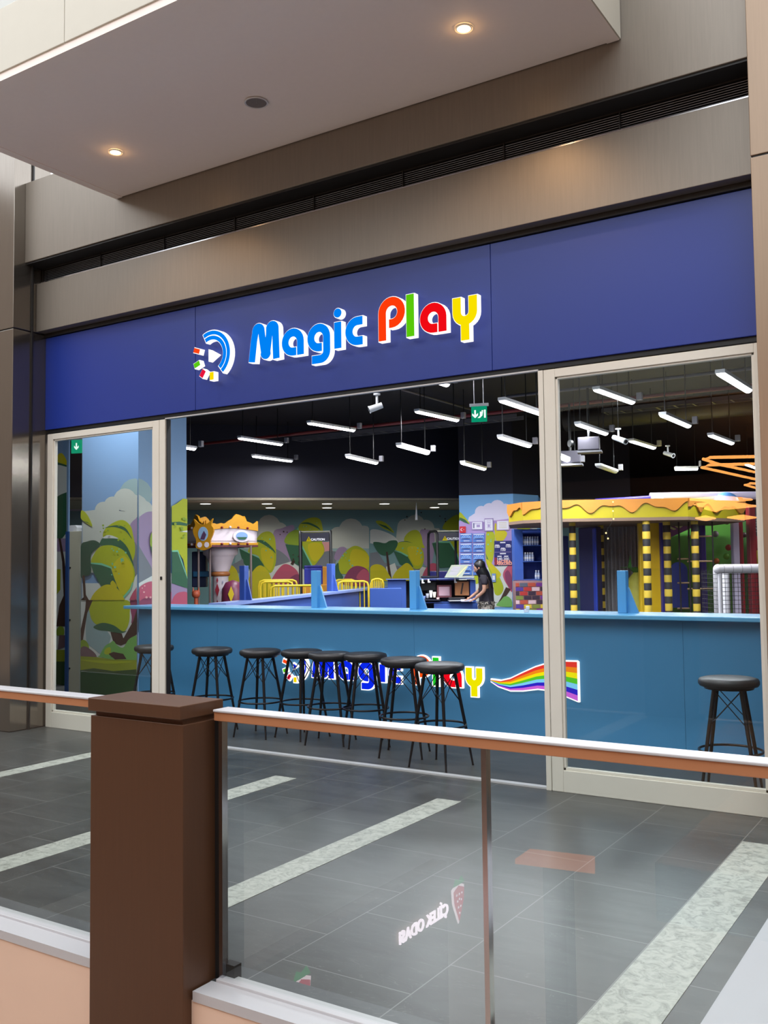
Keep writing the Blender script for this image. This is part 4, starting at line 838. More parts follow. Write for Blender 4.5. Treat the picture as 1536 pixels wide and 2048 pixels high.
# --- caution arches
def arch(x0, x1, ytop, d, back, label):
    ph = px(d); a = at(x0, ytop, d); b = at(x1, ytop, d); zt = a.z; u = R0
    t = thing('caution_arch', label, 'arch', ((a.x+b.x)/2, (a.y+b.y)/2, 0), 'black arches by the back mural')
    bk = Vector(back)
    for q in (a, b):
        mb = MB(); q0 = Vector((q.x, q.y, 0)); mb.tube([q0, q0+UP*(zt-.06), q0+UP*(zt-.015)+bk*.08, q0+UP*zt+bk*.25, q0+UP*zt+bk*.75, q0+UP*(zt-.04)+bk*.95, q0+UP*(zt-.15)+bk, q0+bk], .028, black_m, 8); mb.build('side_frame', t)
    mb = MB(); A = Vector((a.x, a.y, 0)); B = Vector((b.x, b.y, 0)); mb.prism([A+UP*(zt-.20), B+UP*(zt-.20), B+UP*(zt-.03), A+UP*(zt-.03)], bk*.04, mat('arch_panel', (24, 22, 40), .5)); hp = mb.build('header_panel', t)
    mb = MB(); mb.prism([A+UP*(zt-.01)+bk*.1, B+UP*(zt-.01)+bk*.1, B+UP*(zt-.01)+bk*.9, A+UP*(zt-.01)+bk*.9], UP*.02, mat('arch_top', (150, 146, 130), .3, .4)); mb.build('top_plate', t)
    c = A.lerp(B, .5)+UP*(zt-.155)-bk.normalized()*.006
    uu = (B-A).normalized()
    mb = MB(); y = emis('caution_yellow', (235, 215, 30), .5); s = .055
    mb.prism([c-uu*.13-uu*s-UP*s*.8, c-uu*.13+uu*s-UP*s*.8, c-uu*.13+UP*s], bk*.003, y); mb.prism([c-uu*.135-UP*.02, c-uu*.125-UP*.02, c-uu*.125+UP*.025, c-uu*.135+UP*.025], -bk.normalized()*.004, black_m); mb.build('warning_triangle', hp)
    mb = MB(); add_text(mb, 'CAUTION', .062, c+uu*.05-bk.normalized()*.002-UP*.01, uu, UP, white_p, .001, .002); mb.build('caution_text', hp)
arch(600, 661, 1063, 19, -R0*.03+F0*.55, 'black arch with a CAUTION header, the complete one left of centre')
arch(874, 930, 1062, 19.6, -R0*.16+F0*.5, 'black arch with a CAUTION header, partly hidden by the mural column')
# ride seat behind the left arch
p = at(628, 1160, 20); t = thing('kiddie_ride', 'blue padded ride seat on an orange base behind the complete caution arch', 'ride', (p.x, p.y, 0))
mb = MB(); mb.obox((p.x, p.y, 1.38), (.40, .16, .34), mat('seat_blue', (40, 48, 150), .45), RZ); mb.obox((p.x, p.y-.02, 1.57), (.38, .12, .07), mat('seat_blue2', (30, 30, 120), .4), RZ); mb.build('backrest', t, bevel=.02)
mb = MB(); mb.obox((p.x+.04, p.y+.03, .6), (.56, .3, 1.2), mat('orange_base', (222, 150, 50), .5), RZ); mb.obox(Vector((p.x, p.y, .8))+R0*.26, (.14, .2, 1.55), mat('orange_base', (222, 150, 50), .5), RZ); mb.build('base', t, bevel=.01)
p = at(858, 1150, 20); t = thing('kiddie_ride', 'dark blue ride seat behind the half hidden caution arch', 'ride', (p.x+.3, p.y, 0)); c = p+R0*.3+F0*.45
mb = MB(); mb.obox((c.x, c.y, .9), (.55, .3, 1.1), mat('seat_blue2', (30, 30, 120), .4), RZ); mb.build('backrest', t, bevel=.03); mb = MB(); mb.obox((c.x, c.y, .18), (.6, .4, .36), mat('orange_base', (222, 150, 50), .5), RZ); mb.build('base', t)
# --- yellow tube barriers
def barrier(x0, x1, y, d, nb, label, dd=0):
    a = at(x0, y, d); b = at(x1, y, d+dd); A = Vector((a.x, a.y, 0)); B = Vector((b.x, b.y, 0)); z = a.z
    t = thing('tube_barrier', label, 'barrier', A.lerp(B, .5), 'yellow tube barriers around the rides')
    u = (B-A).normalized()
    mb = MB(); mb.tube([A, A+UP*(z-.09), A+UP*(z-.025)+u*.025, A+UP*z+u*.09, B+UP*z-u*.09, B+UP*(z-.025)-u*.025, B+UP*(z-.09), B], .022, YEL, 8); mb.build('frame_tube', t)
    mb = MB(); mb.tube([A+UP*.25, B+UP*.25], .015, YEL, 6); mb.build('lower_rail', t)
    for i in range(1, nb+1):
        q = A.lerp(B, i/(nb+1)); mb = MB(); mb.tube([q+UP*.25, q+UP*(z-.01)], .012, YEL, 6); mb.build('vertical_bar', t)
barrier(518, 594, 1161, 19, 7, 'yellow tube barrier behind the two others left of the complete caution arch')
barrier(521, 586, 1164, 18.4, 6, 'yellow tube barrier in the middle of the three left of the complete caution arch')
barrier(541, 644, 1172, 17.6, 8, 'lowest and nearest yellow tube barrier, in front of the blue ride seat')
barrier(668, 712, 1160, 19.2, 5, 'yellow tube barrier behind the post on the slanting partition, farther of two')
barrier(676, 737, 1163, 18.4, 6, 'yellow tube barrier right of the complete caution arch, nearer of two')
barrier(742, 767, 1158, 18.6, 6, 'narrow yellow tube barrier just left of the reception desk')

# --- reception desk
D = 17.8
desk_b = mat('desk_blue', (52, 84, 160), .45, noise=.03)
c0 = at(860, 1180, D); t = thing('reception_desk', 'blue reception desk with an open dark back full of office things, person behind it', 'desk', (c0.x, c0.y, 0))
def cam_box(x0, x1, y0, y1, d, dep, m, mb=None, floor=False):
    mb = mb or MB(); a = at(x0, y1, d); b = at(x1, y0, d); z0 = 0 if floor else a.z
    A = Vector((a.x, a.y, z0)); w_ = (Vector((b.x, b.y, 0))-Vector((a.x, a.y, 0))).length
    mb.prism([A, A+R0*w_, A+R0*w_+UP*(b.z-z0), A+UP*(b.z-z0)], F0*dep, m); return mb
cam_box(772, 950, 1156.5, 1160, D-.05, .75, mat('desk_top', (90, 110, 170), .3)).build('desk_top', t, bevel=.005)
cam_box(776, 812, 1160, 1212, D, .7, desk_b, floor=True).build('side_cabinet', t, bevel=.005)
cam_box(812, 945, 1160, 1212, D+.6, .05, mat('desk_dark', (26, 28, 48), .6), floor=True).build('back_panel', t)
cam_box(941, 951, 1160, 1212, D, .7, desk_b, floor=True).build('end_panel', t, bevel=.005)
cam_box(838, 955, 1203.5, 1206, D-.15, .7, desk_b).build('work_surface', t)
cam_box(868, 955, 1206, 1212, D-.15, .03, desk_b, floor=True).build('front_panel', t)
def small(name, lab, cat, x0, x1, y0, y1, d, dep, m, bev=0, tilt=None, extra=None):
    a = at((x0+x1)/2, (y0+y1)/2, d); w_ = (x1-x0)*px(d); h = (y1-y0)*px(d)
    mb = MB(); mb.obox(a+F0*dep/2, (w_, dep, h), m, RZ, rx=tilt or 0)
    if extra: extra(mb, a, w_, h)
    return tag(mb.build(name, bevel=bev), lab, cat)
def menu_x(mb, a, w_, h):
    for i in range(6): mb.obox(a-F0*.012+UP*(h*.35-i*h*.12)-R0*w_*.15, (w_*.5, .004, .012), mat('print_violet', (170, 150, 200), .5), RZ)
mnb = MB(); a, b, c, d_ = at(889, 1155, 17.5), at(923, 1155, 17.5), at(938, 1129, 17.75), at(903, 1130, 17.75)
mnb.prism([a, b, c, d_], F0*.03, mat('menu_board', (140, 146, 130), .5)); o = tag(mnb.build('menu_board'), 'pale slanted menu board standing on the reception desk', 'board')
mnb = MB(); P_ = lambda s, v: a.lerp(b, s).lerp(d_.lerp(c, s), v)-F0*.004
for i in range(7): mnb.prism([P_(.14, .2+i*.1), P_(.62, .2+i*.1), P_(.62, .225+i*.1), P_(.14, .225+i*.1)], -F0*.002, mat('print_violet', (170, 150, 200), .5))
mnb.prism([P_(.66, .1), P_(.72, .1), P_(.95, .85), P_(.86, .8)], -F0*.002, mat('print_sand', (206, 190, 120), .5)); mnb.build('printed_lines', o)
small('cardboard_box', 'brown cardboard box with a dark strip tilted inside the reception desk', 'box', 910, 938, 1163, 1191, 17.9, .2, mat('cardboard', (190, 128, 84), .8), .005, None, lambda mb, a, w_, h: mb.obox(a-F0*.004, (w_*.12, .006, h*.8), mat('dark_tape', (50, 32, 30), .5), RZ, ry=.18))
small('framed_notice', 'pinkish framed notice leaning inside the reception desk', 'notice', 874, 903, 1170, 1195, 17.9, .03, mat('notice_frame', (130, 70, 78), .6), .003, None, lambda mb, a, w_, h: mb.obox(a-F0*.006, (w_*.75, .01, h*.72), mat('notice_paper', (200, 160, 172), .6), RZ))
small('desk_printer', 'low black printer on the blue worktop beside the person', 'printer', 898, 930, 1195, 1203, 17.6, .3, mat('printer_black', (28, 28, 34), .4), .01, None, lambda mb, a, w_, h: mb.obox(a+F0*.1-UP*h*.3-R0*.02, (w_*.9, .36, .015), mat('printer_white', (210, 210, 220), .4), RZ))
small('paper_stack', 'white paper stack on the worktop under the hand of the person', 'paper', 922, 946, 1199, 1203.2, 17.5, .28, mat('paper', (220, 214, 228), .7), .003)
small('folded_cloth', 'dark folded cloth on the left of the reception desk top', 'cloth', 843, 876, 1152, 1156.5, 17.9, .35, mat('dark_cloth', (22, 20, 34), .8), .02)
small('computer_monitor', 'dark monitor inside the left of the reception desk', 'monitor', 842, 872, 1164, 1181, 18.0, .06, black_m, .005, None, lambda mb, a, w_, h: mb.obox(a+F0*.05-UP*h*.8, (.04, .04, h), black_m, RZ))
for i, (x, y, hh, m_, lb) in enumerate(((862,1190,14,white_p,'white paper cup, tallest among the clutter under the monitor'), (855,1191,9,mat('grey_cup',(150,150,160),.4),'grey cup left of the tallest white cup inside the desk'), (869,1190,11,mat('cream_cup',(230,220,200),.4),'cream cup next to the framed notice inside the desk'), (848,1194,7,mat('blue_cup',(100,120,180),.4),'small bluish cup at the left end of the desk interior'), (876,1196,6,mat('pink_cup',(210,170,170),.4),'small pink cup below the framed notice'))):
    p = at(x, y+5, 17.75); h = hh*px(17.75); mb = MB(); mb.lathe([(.022, 0), (.032, h), (.029, h), (.02, .01), (.001, .01)], m_, p, 12, caps=False); tag(mb.build('paper_cup'), lb, 'cup', 'cups inside the desk')
a = at(838, 1198, 17.8); mb = MB(); mb.prism([at(838,1200,17.6), at(880,1201,17.6), at(882,1201,18.2), at(840,1200,18.2)], UP*.02, mat('shelf_dark', (40, 42, 60), .5)); tag(mb.build('desk_shelf'), 'dark narrow shelf carrying cups inside the reception desk', 'shelf')
for i, (x, y, h) in enumerate(((845, 1162, 7), (857, 1161, 6), (910, 1160, 9))):
    a = at(x, y, 17.72); mb = MB(); mb.obox(a, (.03, .02, h*px(17.7)), white_p, RZ); mb.obox(a-UP*h*px(17.7)*.5+R0*.01, (.05, .03, .02), white_p, RZ)
    tag(mb.build('desk_clip'), ['white clip at the left end of the desk edge', 'second white clip from the left on the desk edge', 'white clip under the menu board on the desk edge'][i], 'clip', 'white clips on the desk edge')
# low blue box wall left of the desk
pbx = cam_box(740, 803, 1176, 1212, 16.6, .12, desk_b, floor=True); tag(pbx.build('low_blue_wall', bevel=.01), 'low violet blue panel in front of the reception desk on its left', 'panel')

# --- the attendant behind the desk, side view, leaning over the worktop
DP = 17.25
def pp(x, y, off=0): return at(x, y, DP)+F0*off
skin = mat('skin', (178, 132, 110), .55); shirt = mat('dark_shirt', (34, 28, 40), .8, noise=.15, scale=30)
pants = mat('patterned_trousers', (110, 100, 100), .8); ntp = pants.node_tree
vo_ = ntp.nodes.new('ShaderNodeTexVoronoi'); vo_.inputs['Scale'].default_value = 40; crp = ntp.nodes.new('ShaderNodeValToRGB'); crp.color_ramp.interpolation = 'CONSTANT'
crp.color_ramp.elements[0].color = lin((40, 36, 40)); crp.color_ramp.elements[1].color = lin((170, 160, 150)); crp.color_ramp.elements[1].position = .45
tcp = ntp.nodes.new('ShaderNodeTexCoord'); ntp.links.new(tcp.outputs['Object'], vo_.inputs['Vector']); ntp.links.new(vo_.outputs['Distance'], crp.inputs[0]); ntp.links.new(crp.outputs[0], ntp.nodes['Principled BSDF'].inputs['Base Color'])
ft = pp(976, 1180); root = thing('person', 'person with long black hair in a dark t-shirt and patterned trousers leaning over the desk', 'person', (ft.x, ft.y, 0))
def skin_mesh(name, parent, verts, edges, radii, m, sub=2, rootv=0):
    me = bpy.data.meshes.new(name); o0 = root_loc(parent); me.from_pydata([Vector(v)-o0 for v in verts], edges, []); me.materials.append(m)
    o = bpy.data.objects.new(name, me); col.objects.link(o); o.parent = parent
    md = o.modifiers.new('skin', 'SKIN'); md.use_smooth_shade = True
    sv = me.skin_vertices[0].data if me.skin_vertices else None
    if sv is None:
        bpy.context.view_layer.objects.active = o; bpy.context.view_layer.update()
        sv = me.skin_vertices[0].data
    for i, r in enumerate(radii):
        sv[i].radius = r if isinstance(r, tuple) else (r, r); sv[i].use_root = (i == rootv)
    ms = o.modifiers.new('sub', 'SUBSURF'); ms.levels = sub; ms.render_levels = sub
    return o
G = lambda p, z: Vector((p.x, p.y, z))
hip = pp(972, 1206); hip.z = .86; wst = pp(973, 1192); chest = pp(971, 1165); neck = pp(964, 1149); head = pp(957, 1137)
shL, shR = pp(967, 1155, -.16), pp(967, 1155, .16); elL, haL = pp(966.5, 1181, -.20), pp(948, 1198, -.12); elR, haR = pp(962, 1181, .20), pp(940, 1197, .14)
kn = [G(pp(971, 1200, s*.10), .46) for s in (-1, 1)]; an = [G(pp(977, 1200, s*.10), .08) for s in (-1, 1)]; toe = [G(pp(960, 1200, s*.11), .03) for s in (-1, 1)]
hp_ = [G(pp(972, 1200, s*.09), .82) for s in (-1, 1)]
Vb = [hip, wst, chest, neck, head, shL, elL, haL, shR, elR, haR, hp_[0], kn[0], an[0], toe[0], hp_[1], kn[1], an[1], toe[1]]
Eb = [(0,1),(1,2),(2,3),(3,4),(2,5),(5,6),(6,7),(2,8),(8,9),(9,10),(0,11),(11,12),(12,13),(13,14),(0,15),(15,16),(16,17),(17,18)]
Rb = [.12, .10, .11, .05, .075, .05, .038, .024, .05, .038, .024, .085, .055, .038, .03, .085, .055, .038, .03]
body = skin_mesh('body', root, Vb, Eb, Rb, skin)
# head shell with face
hd = head+UP*.02; fd = (-R0*.85-UP*.35).normalized()
def fingers(h, side):
    for k, (o_, L_) in enumerate(((-.03, .065), (-.01, .075), (.01, .07), (.028, .055))):
        b0 = h-R0*.02+F0*o_-UP*.01; yield [b0, b0-R0*L_*.5-UP*.012, b0-R0*L_-UP*.03]
    b0 = h+F0*(.03*side); yield [b0, b0-R0*.03+F0*.02*side-UP*.015, b0-R0*.055+F0*.02*side-UP*.03]
mb = MB()
for h, s in ((haL, 1), (haR, -1)):
    mb.ball(h-R0*.012, .032, skin, 12, .7)
    for f_ in fingers(h, s): mb.tube(f_, [.009, .008, .006], skin, 8)
mb.build('hands', body)
mb = MB(); mb.ball(hd, .088, skin, 20, 1.2); nz = hd+fd*.085-UP*.015; mb.lathe([(.014, -.02), (.001, .02)], skin, nz, 8); mb.ball(hd+fd*.072-UP*.055, .016, mat('lips', (150, 80, 80), .5), 8, .5)
for s in (-1, 1): mb.ball(hd+fd*.078+F0*.032*s+UP*.012, .011, black_m, 8); mb.ball(hd+F0*.086*s-UP*.01, .02, skin, 8, 1.4)
mb.build('face', body)
hv = [hd+UP*.055+R0*.01, hd+UP*.02+R0*.055, pp(966, 1147), pp(972, 1156), pp(978, 1168), pp(983, 1180)]
mb = MB(); bh = mat('black_hair', (14, 12, 16), .4); mb.ball(hd+UP*.025+R0*.025, .108, bh, 20, 1.1)
hp2 = [hd+R0*.03, pp(963, 1142), pp(968, 1150), pp(973, 1160), pp(979, 1172), pp(984, 1182)]
mb.tube(hp2, [.10, .108, .105, .095, .07, .03], bh, 14); mb.build('hair', root)
skin_mesh('t_shirt', root, [wst-UP*.12, wst, chest, neck-UP*.035, shL, shL.lerp(elL, .62), shR, shR.lerp(elR, .62)], [(0,1),(1,2),(2,3),(2,4),(4,5),(2,6),(6,7)], [(.16,.15), (.15,.14), (.18,.17), (.10,.10), .07, .062, .07, .062], shirt, 2, 1)
skin_mesh('trousers', root, [hip+UP*.02, hp_[0], kn[0], an[0]+UP*.02, hp_[1], kn[1], an[1]+UP*.02], [(0,1),(1,2),(2,3),(0,4),(4,5),(5,6)], [.14, .115, .08, .065, .115, .08, .065], pants, 2, 0)

# --- notices on the mural column
def on_col(name, lab, cat, x0, x1, y0, y1, m, th=.015, grp=None, draw=None, frame=None):
    a, b, c, d_ = [q1.p(x, y, .02) for x, y in ((x0, y1), (x1, y1), (x1, y0), (x0, y0))]
    b.z = a.z; c.z = d_.z
    mb = MB(); mb.prism([a, b, c, d_], q1.n*th, m); c0_ = a.lerp(c, .5)
    t = thing(name, lab, cat, c0_, grp); bd = mb.build('sheet' if not frame else 'frame', t)
    if draw:
        u = (b-a).normalized(); W, H = (b-a).length, (d_-a).length
        if u.dot(R0) < 0: u = -u
        mb = MB(); draw(mb, c0_+q1.n*(th+.003), u, W, H); mb.build('print', bd)
    return t
def rect(mb, c, u, x, z, w_, h, m): mb.prism([c+u*(x-w_/2)+UP*(z-h/2), c+u*(x+w_/2)+UP*(z-h/2), c+u*(x+w_/2)+UP*(z+h/2), c+u*(x-w_/2)+UP*(z+h/2)], q1.n*.002, m)
pv = mat('print_violet', (150, 140, 200), .6); pg = mat('print_navy', (24, 30, 110), .6); pw = mat('print_white', (232, 230, 240), .6)
def cert(kind):
    def f(mb, c, u, W, H):
        rect(mb, c, u, 0, 0, W*.88, H*.84, pw)
        c = c+q1.n*.003
        if kind == 0: rect(mb, c, u, -W*.3, 0, W*.08, H*.6, pg); rect(mb, c, u, .02*W, H*.22, W*.6, H*.06, pv); rect(mb, c, u, .1*W, -.05*H, W*.3, H*.3, pv)
        elif kind == 1:
            for i in range(5): rect(mb, c, u, 0, H*(.3-.13*i), W*(.5-.06*(i % 2)), H*.035, pv)
            mb.prism([c+u*W*.12*math.cos(k*PI/8)-UP*H*.08+UP*H*.1*math.sin(k*PI/8) for k in range(16)], q1.n*.003, pv)
        else:
            for i in range(4): rect(mb, c, u, 0, H*(.25-.16*i), W*.6, H*.04, mat('print_sand', (206, 190, 120), .5))
    return f
on_col('certificate', 'wide framed certificate with a blue bar, leftmost above the blue sheets', 'certificate', 944, 966, 1043, 1060, pv, draw=cert(0), frame=1)
on_col('certificate', 'tall framed certificate with a violet frame in the middle of three', 'certificate', 969.5, 987, 1037, 1063, mat('frame_violet', (150, 130, 180), .5), draw=cert(1), frame=1)
on_col('certificate', 'wide framed certificate with sand print, rightmost of three', 'certificate', 993.5, 1019, 1041, 1061, mat('frame_rose', (190, 160, 190), .5), draw=cert(2), frame=1)
def sheetdraw(mb, c, u, W, H):
    rect(mb, c, u, 0, H*.38, W*.9, H*.1, pw)
    for i in range(7):
        a_ = PI*(i+.5)/7; mb.prism([c-UP*H*.1+u*W*.1*math.cos(a_), c-UP*H*.1+u*W*.45*math.cos(a_-.12)+UP*H*.42*math.sin(a_-.12), c-UP*H*.1+u*W*.45*math.cos(a_+.12)+UP*H*.42*math.sin(a_+.12)], q1.n*.003, mat('ray_pale', (150, 190, 240), .6))
    rect(mb, c+q1.n*.003, u, 0, -H*.12, W*.7, H*.08, pg); rect(mb, c+q1.n*.003, u, .05*W, -H*.36, W*.5, H*.07, pw)
for r_, (y0, y1) in enumerate(((1067,1084.5),(1086.5,1104.5),(1106.5,1126.5),(1128.5,1150))):
    for c_, (x0, x1) in enumerate(((921, 944.5), (946.5, 970))):
        on_col('notice_sheet', '%s row %s of the blue patterned notice sheets on the mural column' % (('top', 'second', 'third', 'bottom')[r_], ('left sheet', 'right sheet')[c_]), 'poster', x0, x1, y0, y1, mat('sheet_blue', (84, 128, 206), .6, noise=.2, scale=12), grp='blue sheets on the mural column', draw=sheetdraw)
def board(mb, c, u, W, H):
    rect(mb, c, u, 0, H*.43, W*.3, H*.05, pw); rect(mb, c, u, 0, -.02*H, W*.34, H*.05, pw); rect(mb, c, u, 0, H*.04, W*.95, .006, pv)
    for x, z in ((-.33, .33), (.3, .34), (0, .2)): rect(mb, c, u, W*x, H*z, W*.2, H*.035, pw); add_text(mb, '100', .075, c+u*W*x+UP*H*(z-.065), u, UP, pw, .001, .002)
    rect(mb, c, u, -W*.2, -H*.13, W*.24, H*.045, pw); rect(mb, c, u, W*.18, -H*.13, W*.24, H*.045, pw)
    add_text(mb, '140', .075, c-u*W*.2-UP*H*.24, u, UP, pw, .001, .002); add_text(mb, '200', .075, c+u*W*.18-UP*H*.24, u, UP, pw, .001, .002)
    rect(mb, c, u, -W*.42, -.33*H, W*.14, H*.3, mat('board_red', (150, 30, 50), .6))
    add_text(mb, 'MACERA', .08, c-UP*H*.345, u, UP, mat('board_pink', (250, 170, 150), .6), .001, .004); add_text(mb, 'PARKURU', .08, c-UP*H*.43, u, UP, mat('board_pink', (250, 170, 150), .6), .001, .004)
on_col('price_board', 'dark blue price board with white lettering on the mural column', 'board', 989, 1024, 1082, 1131, pg, draw=board)
def flagd(mb, c, u, W, H):
    w_ = pw; mb.prism([c-u*W*.1+u*W*.24*math.cos(k*PI/10)+UP*W*.24*math.sin(k*PI/10) for k in range(20)], q1.n*.002, w_)
    mb.prism([c+q1.n*.003-u*W*.03+u*W*.19*math.cos(k*PI/10)+UP*W*.19*math.sin(k*PI/10) for k in range(20)], q1.n*.002, mat('flag_red', (206, 24, 40), .6)); mb.prism([c+q1.n*.006+u*W*.2+u*W*.09*(1 if k % 2 == 0 else .4)*math.cos(k*PI/5)+UP*W*.09*(1 if k % 2 == 0 else .4)*math.sin(k*PI/5) for k in range(10)], q1.n*.002, w_)
on_col('flag', 'small red flag with white crescent and star on the mural column', 'flag', 920, 932, 1053, 1066, mat('flag_red', (206, 24, 40), .6), draw=flagd)
on_col('notice_sheet', 'small pale blue notice at the back of the person on the mural column', 'poster', 984, 992, 1147, 1164, mat('sheet_pale', (120, 150, 200), .6), draw=lambda mb, c, u, W, H: rect(mb, c, u, 0, 0, W*.6, H*.5, pw))

# --- shelf unit on a coloured brick counter
D2 = 17.6
a = at(1030, 1160, D2); t = thing('shelf_unit', 'blue open shelf unit with bottles beside the right door frame', 'shelf', (a.x+.3, a.y, a.z))
cam_box(1030, 1045, 1058, 1160, D2, .35, mat('shelf_blue', (60, 96, 180), .5)).build('side_panel', t); cam_box(1088, 1096, 1058, 1160, D2, .35, mat('shelf_blue', (60, 96, 180), .5)).build('side_panel', t)
cam_box(1045, 1088, 1058, 1160, D2+.33, .02, mat('shelf_back', (44, 70, 150), .6)).build('back_panel', t)
for y in (1060, 1092, 1124, 1160): cam_box(1045, 1088, y-2, y, D2, .33, mat('shelf_blue', (60, 96, 180), .5)).build('shelf_board', t)
cb = a
bt = None
def bottle():
    t = thing('water_bottle', '', 'bottle', (0, 0, 0), 'small bottles on the blue shelf unit')
    mb = MB(); mb.lathe([(.022, 0), (.025, .01), (.025, .10), (.012, .13), (.012, .14)], mat('bottle_clear', (170, 185, 215), .2), n=12); mb.build('bottle_body', t)
    mb = MB(); mb.lathe([(.014, .138), (.014, .16), (.001, .161)], white_p, n=12, caps=False); mb.build('cap', t)
    mb = MB(); mb.lathe([(.0262, .04), (.0262, .075)], white_p, n=12, caps=False); mb.build('label_band', t); return t
b0 = bottle(); k = 0
for row, (y, xs, lab) in enumerate(((1090, range(1047, 1082, 5), 'clear bottle on the top shelf of the blue unit'), (1122, range(1047, 1070, 5), 'clear bottle on the middle shelf of the blue unit'), (1158, (1074, 1079), 'clear bottle on the bottom shelf'))):
    for x in xs:
        for dd in (.08, .2):
            if row == 2 and dd == .2: continue
            o = b0 if k == 0 else copy_tree(b0); k += 1
            o.location = at(x, y, D2)+F0*dd; o.location.z = at(x, y, D2).z; o['label'] = lab+(', front row, %s from the left' if dd < .1 else ', rear row, %s from the left') % ('first', 'second', 'third', 'fourth', 'fifth', 'sixth', 'seventh')[list(xs).index(x)]
mb = MB(); BR = [(190,52,50), (120,52,140), (222,190,50), (130,140,60), (96,98,116), (60,40,60), (226,190,196), (84,56,150), (190,80,60)]
a = at(1031, 1163, 17.2); b = at(1096, 1163, 17.2); W = (b-a).length; H = a.z; N = 12; bh = H/N*.5; rows = int(H/.078)
A = Vector((a.x, a.y, 0))
mb.prism([A, A+R0*W, A+R0*W+UP*H, A+UP*H], F0*.4, mat('brick_mortar', (170, 130, 130), .8)); cbk = thing('brick_counter', 'low counter clad in many coloured bricks under the blue shelf unit', 'counter', A+R0*W/2); mb.build('core', cbk)
mb = MB()
for r_ in range(rows):
    x = -.07*(r_ % 2)
    while x < W:
        x0, x1 = max(0, x), min(W, x+.14)
        if x1-x0 > .02: P0 = A+R0*x0+UP*(r_*.078+.006); mb.prism([P0, P0+R0*(x1-x0-.008), P0+R0*(x1-x0-.008)+UP*.066, P0+UP*.066], -F0*.012, mat('brick_%d' % (random.randrange(9)), BR[0]))
        x += .148
for i in range(9):
    mm = _m.get('brick_%d' % i)
    if mm: mm.node_tree.nodes['Principled BSDF'].inputs['Base Color'].default_value = lin(BR[i])
mb.build('brick_cladding', cbk)
p = onY(1053, 1220, CY+.02); mb = MB(); mb.obox((p.x, p.y, 1.19), (.04, .02, .03), white_p, .3); mb.obox((p.x+.012, p.y, 1.215), (.03, .02, .03), white_p, .3); tag(mb.build('small_clip', bevel=.004), 'tiny white clip lying on the bar counter top beside the right door frame', 'clip')

# ================================================================== PLAY STRUCTURE behind the right door
yl = mat('honey_yellow', (166, 150, 16), .4, noise=.05, scale=3); am = mat('honey_amber', (190, 122, 46), .35, noise=.08, scale=4); brn = mat('drip_edge', (150, 110, 20), .5)
rp = [at(1017, 1010, 16), at(1046, 1006, 15.4), at(1110, 1000, 15.0), at(1375, 997, 14.8), at(1402, 1000, 15.2), at(1488, 1003, 15.8)]
ZT, ZB = 2.575, 2.29
roof = thing('honey_roof', 'yellow and amber roof with dripping honey edge over striped poles', 'roof', (sum(p.x for p in rp)/6, sum(p.y for p in rp)/6+1, ZB))
away = (rp[0]-CAM); away.z = 0; away = away.normalized()
back_pts = [rp[-1]+F0*1.6, rp[0]+away*1.6+R0*.02]
mb = MB(); mb.prism([Vector((p.x, p.y, ZB)) for p in rp+back_pts], UP*(ZT-ZB), yl); body_ = mb.build('roof_slab', roof)
mb = MB(); mb.prism([Vector((p.x, p.y, ZB-.05)) for p in rp+back_pts], UP*.05, mat('roof_under', (120, 96, 80), .7)); mb.build('underside', roof)
for i in range(5):
    a, b = rp[i].copy(), rp[i+1].copy(); a.z = b.z = 0; L_ = (b-a).length; u = (b-a)/L_; nn = Vector((u.y, -u.x, 0)); nn = nn if nn.dot(F0) < 0 else -nn
    N = max(4, int(L_/.03)); lo_ = []
    for k in range(N+1):
        s = k/N*L_; lo_.append((s, ZT-.125-.075*(.7*math.sin(s*10.5+i)+.4*math.sin(s*19+2*i))))
    mb = MB(); mb.prism([a+u*s+UP*(z-.012)+nn*.012 for s, z in lo_]+[b+UP*ZT+nn*.012, a+UP*ZT+nn*.012], -nn*.012, brn)
    mb.prism([a+u*s+UP*z+nn*.03 for s, z in lo_]+[b+UP*(ZT+.005)+nn*.03, a+UP*(ZT+.005)+nn*.03], -nn*.03, am); mb.build('honey_drip', roof)
byel = mat('band_yellow', (214, 178, 60), .5, noise=.08); bblk = mat('band_black', (40, 38, 42), .6)
for x, d, r, lab in ((1146, 15.3, .053, 'yellow and black striped pole, first from the right door frame'), (1203, 16.6, .05, 'yellow and black striped pole in front of the silver curtain'), (1294, 14.9, .06, 'yellow and black striped pole before the yellow padded wall'), (1335, 15.4, .06, 'yellow and black striped pole left of the rope ladders'), (1391, 15.2, .058, 'yellow and black striped pole between the rope ladders and the net goal')):
    p = at(x, 1120, d); mb = MB(); z = 0; k = 0
    while z < ZB-.1:
        rr_ = r*(1+.04*math.sin(k*2.3)); mb.lathe([(rr_*.97, z), (rr_, z+.02), (rr_, z+.095), (rr_*.97, z+.115)], byel if k % 2 else bblk, (p.x, p.y, 0), 16); z += .115; k += 1
    mb.lathe([(r*.8, z), (r*.8, ZB-.05)], bblk, (p.x, p.y, 0), 12); tag(mb.build('striped_pole'), lab, 'pole', 'striped poles under the honey roof')
def panel(name, lab, cat, x0, x1, y0, d, m, dep=.12, bev=.02, d2=None):
    a = at(x0, y0, d); b = at(x1, y0, d2 or d); A = Vector((a.x, a.y, 0)); B = Vector((b.x, b.y, 0)); nn = Vector((-(B-A).y, (B-A).x, 0)).normalized()
    mb = MB(); mb.prism([A, B, B+UP*a.z, A+UP*a.z], nn*dep, m); return tag(mb.build(name, bevel=bev), lab, cat)
panel('padded_wall', 'royal blue padded wall just right of the door frame', 'padded wall', 1108, 1137, 1072, 17.6, PADB)
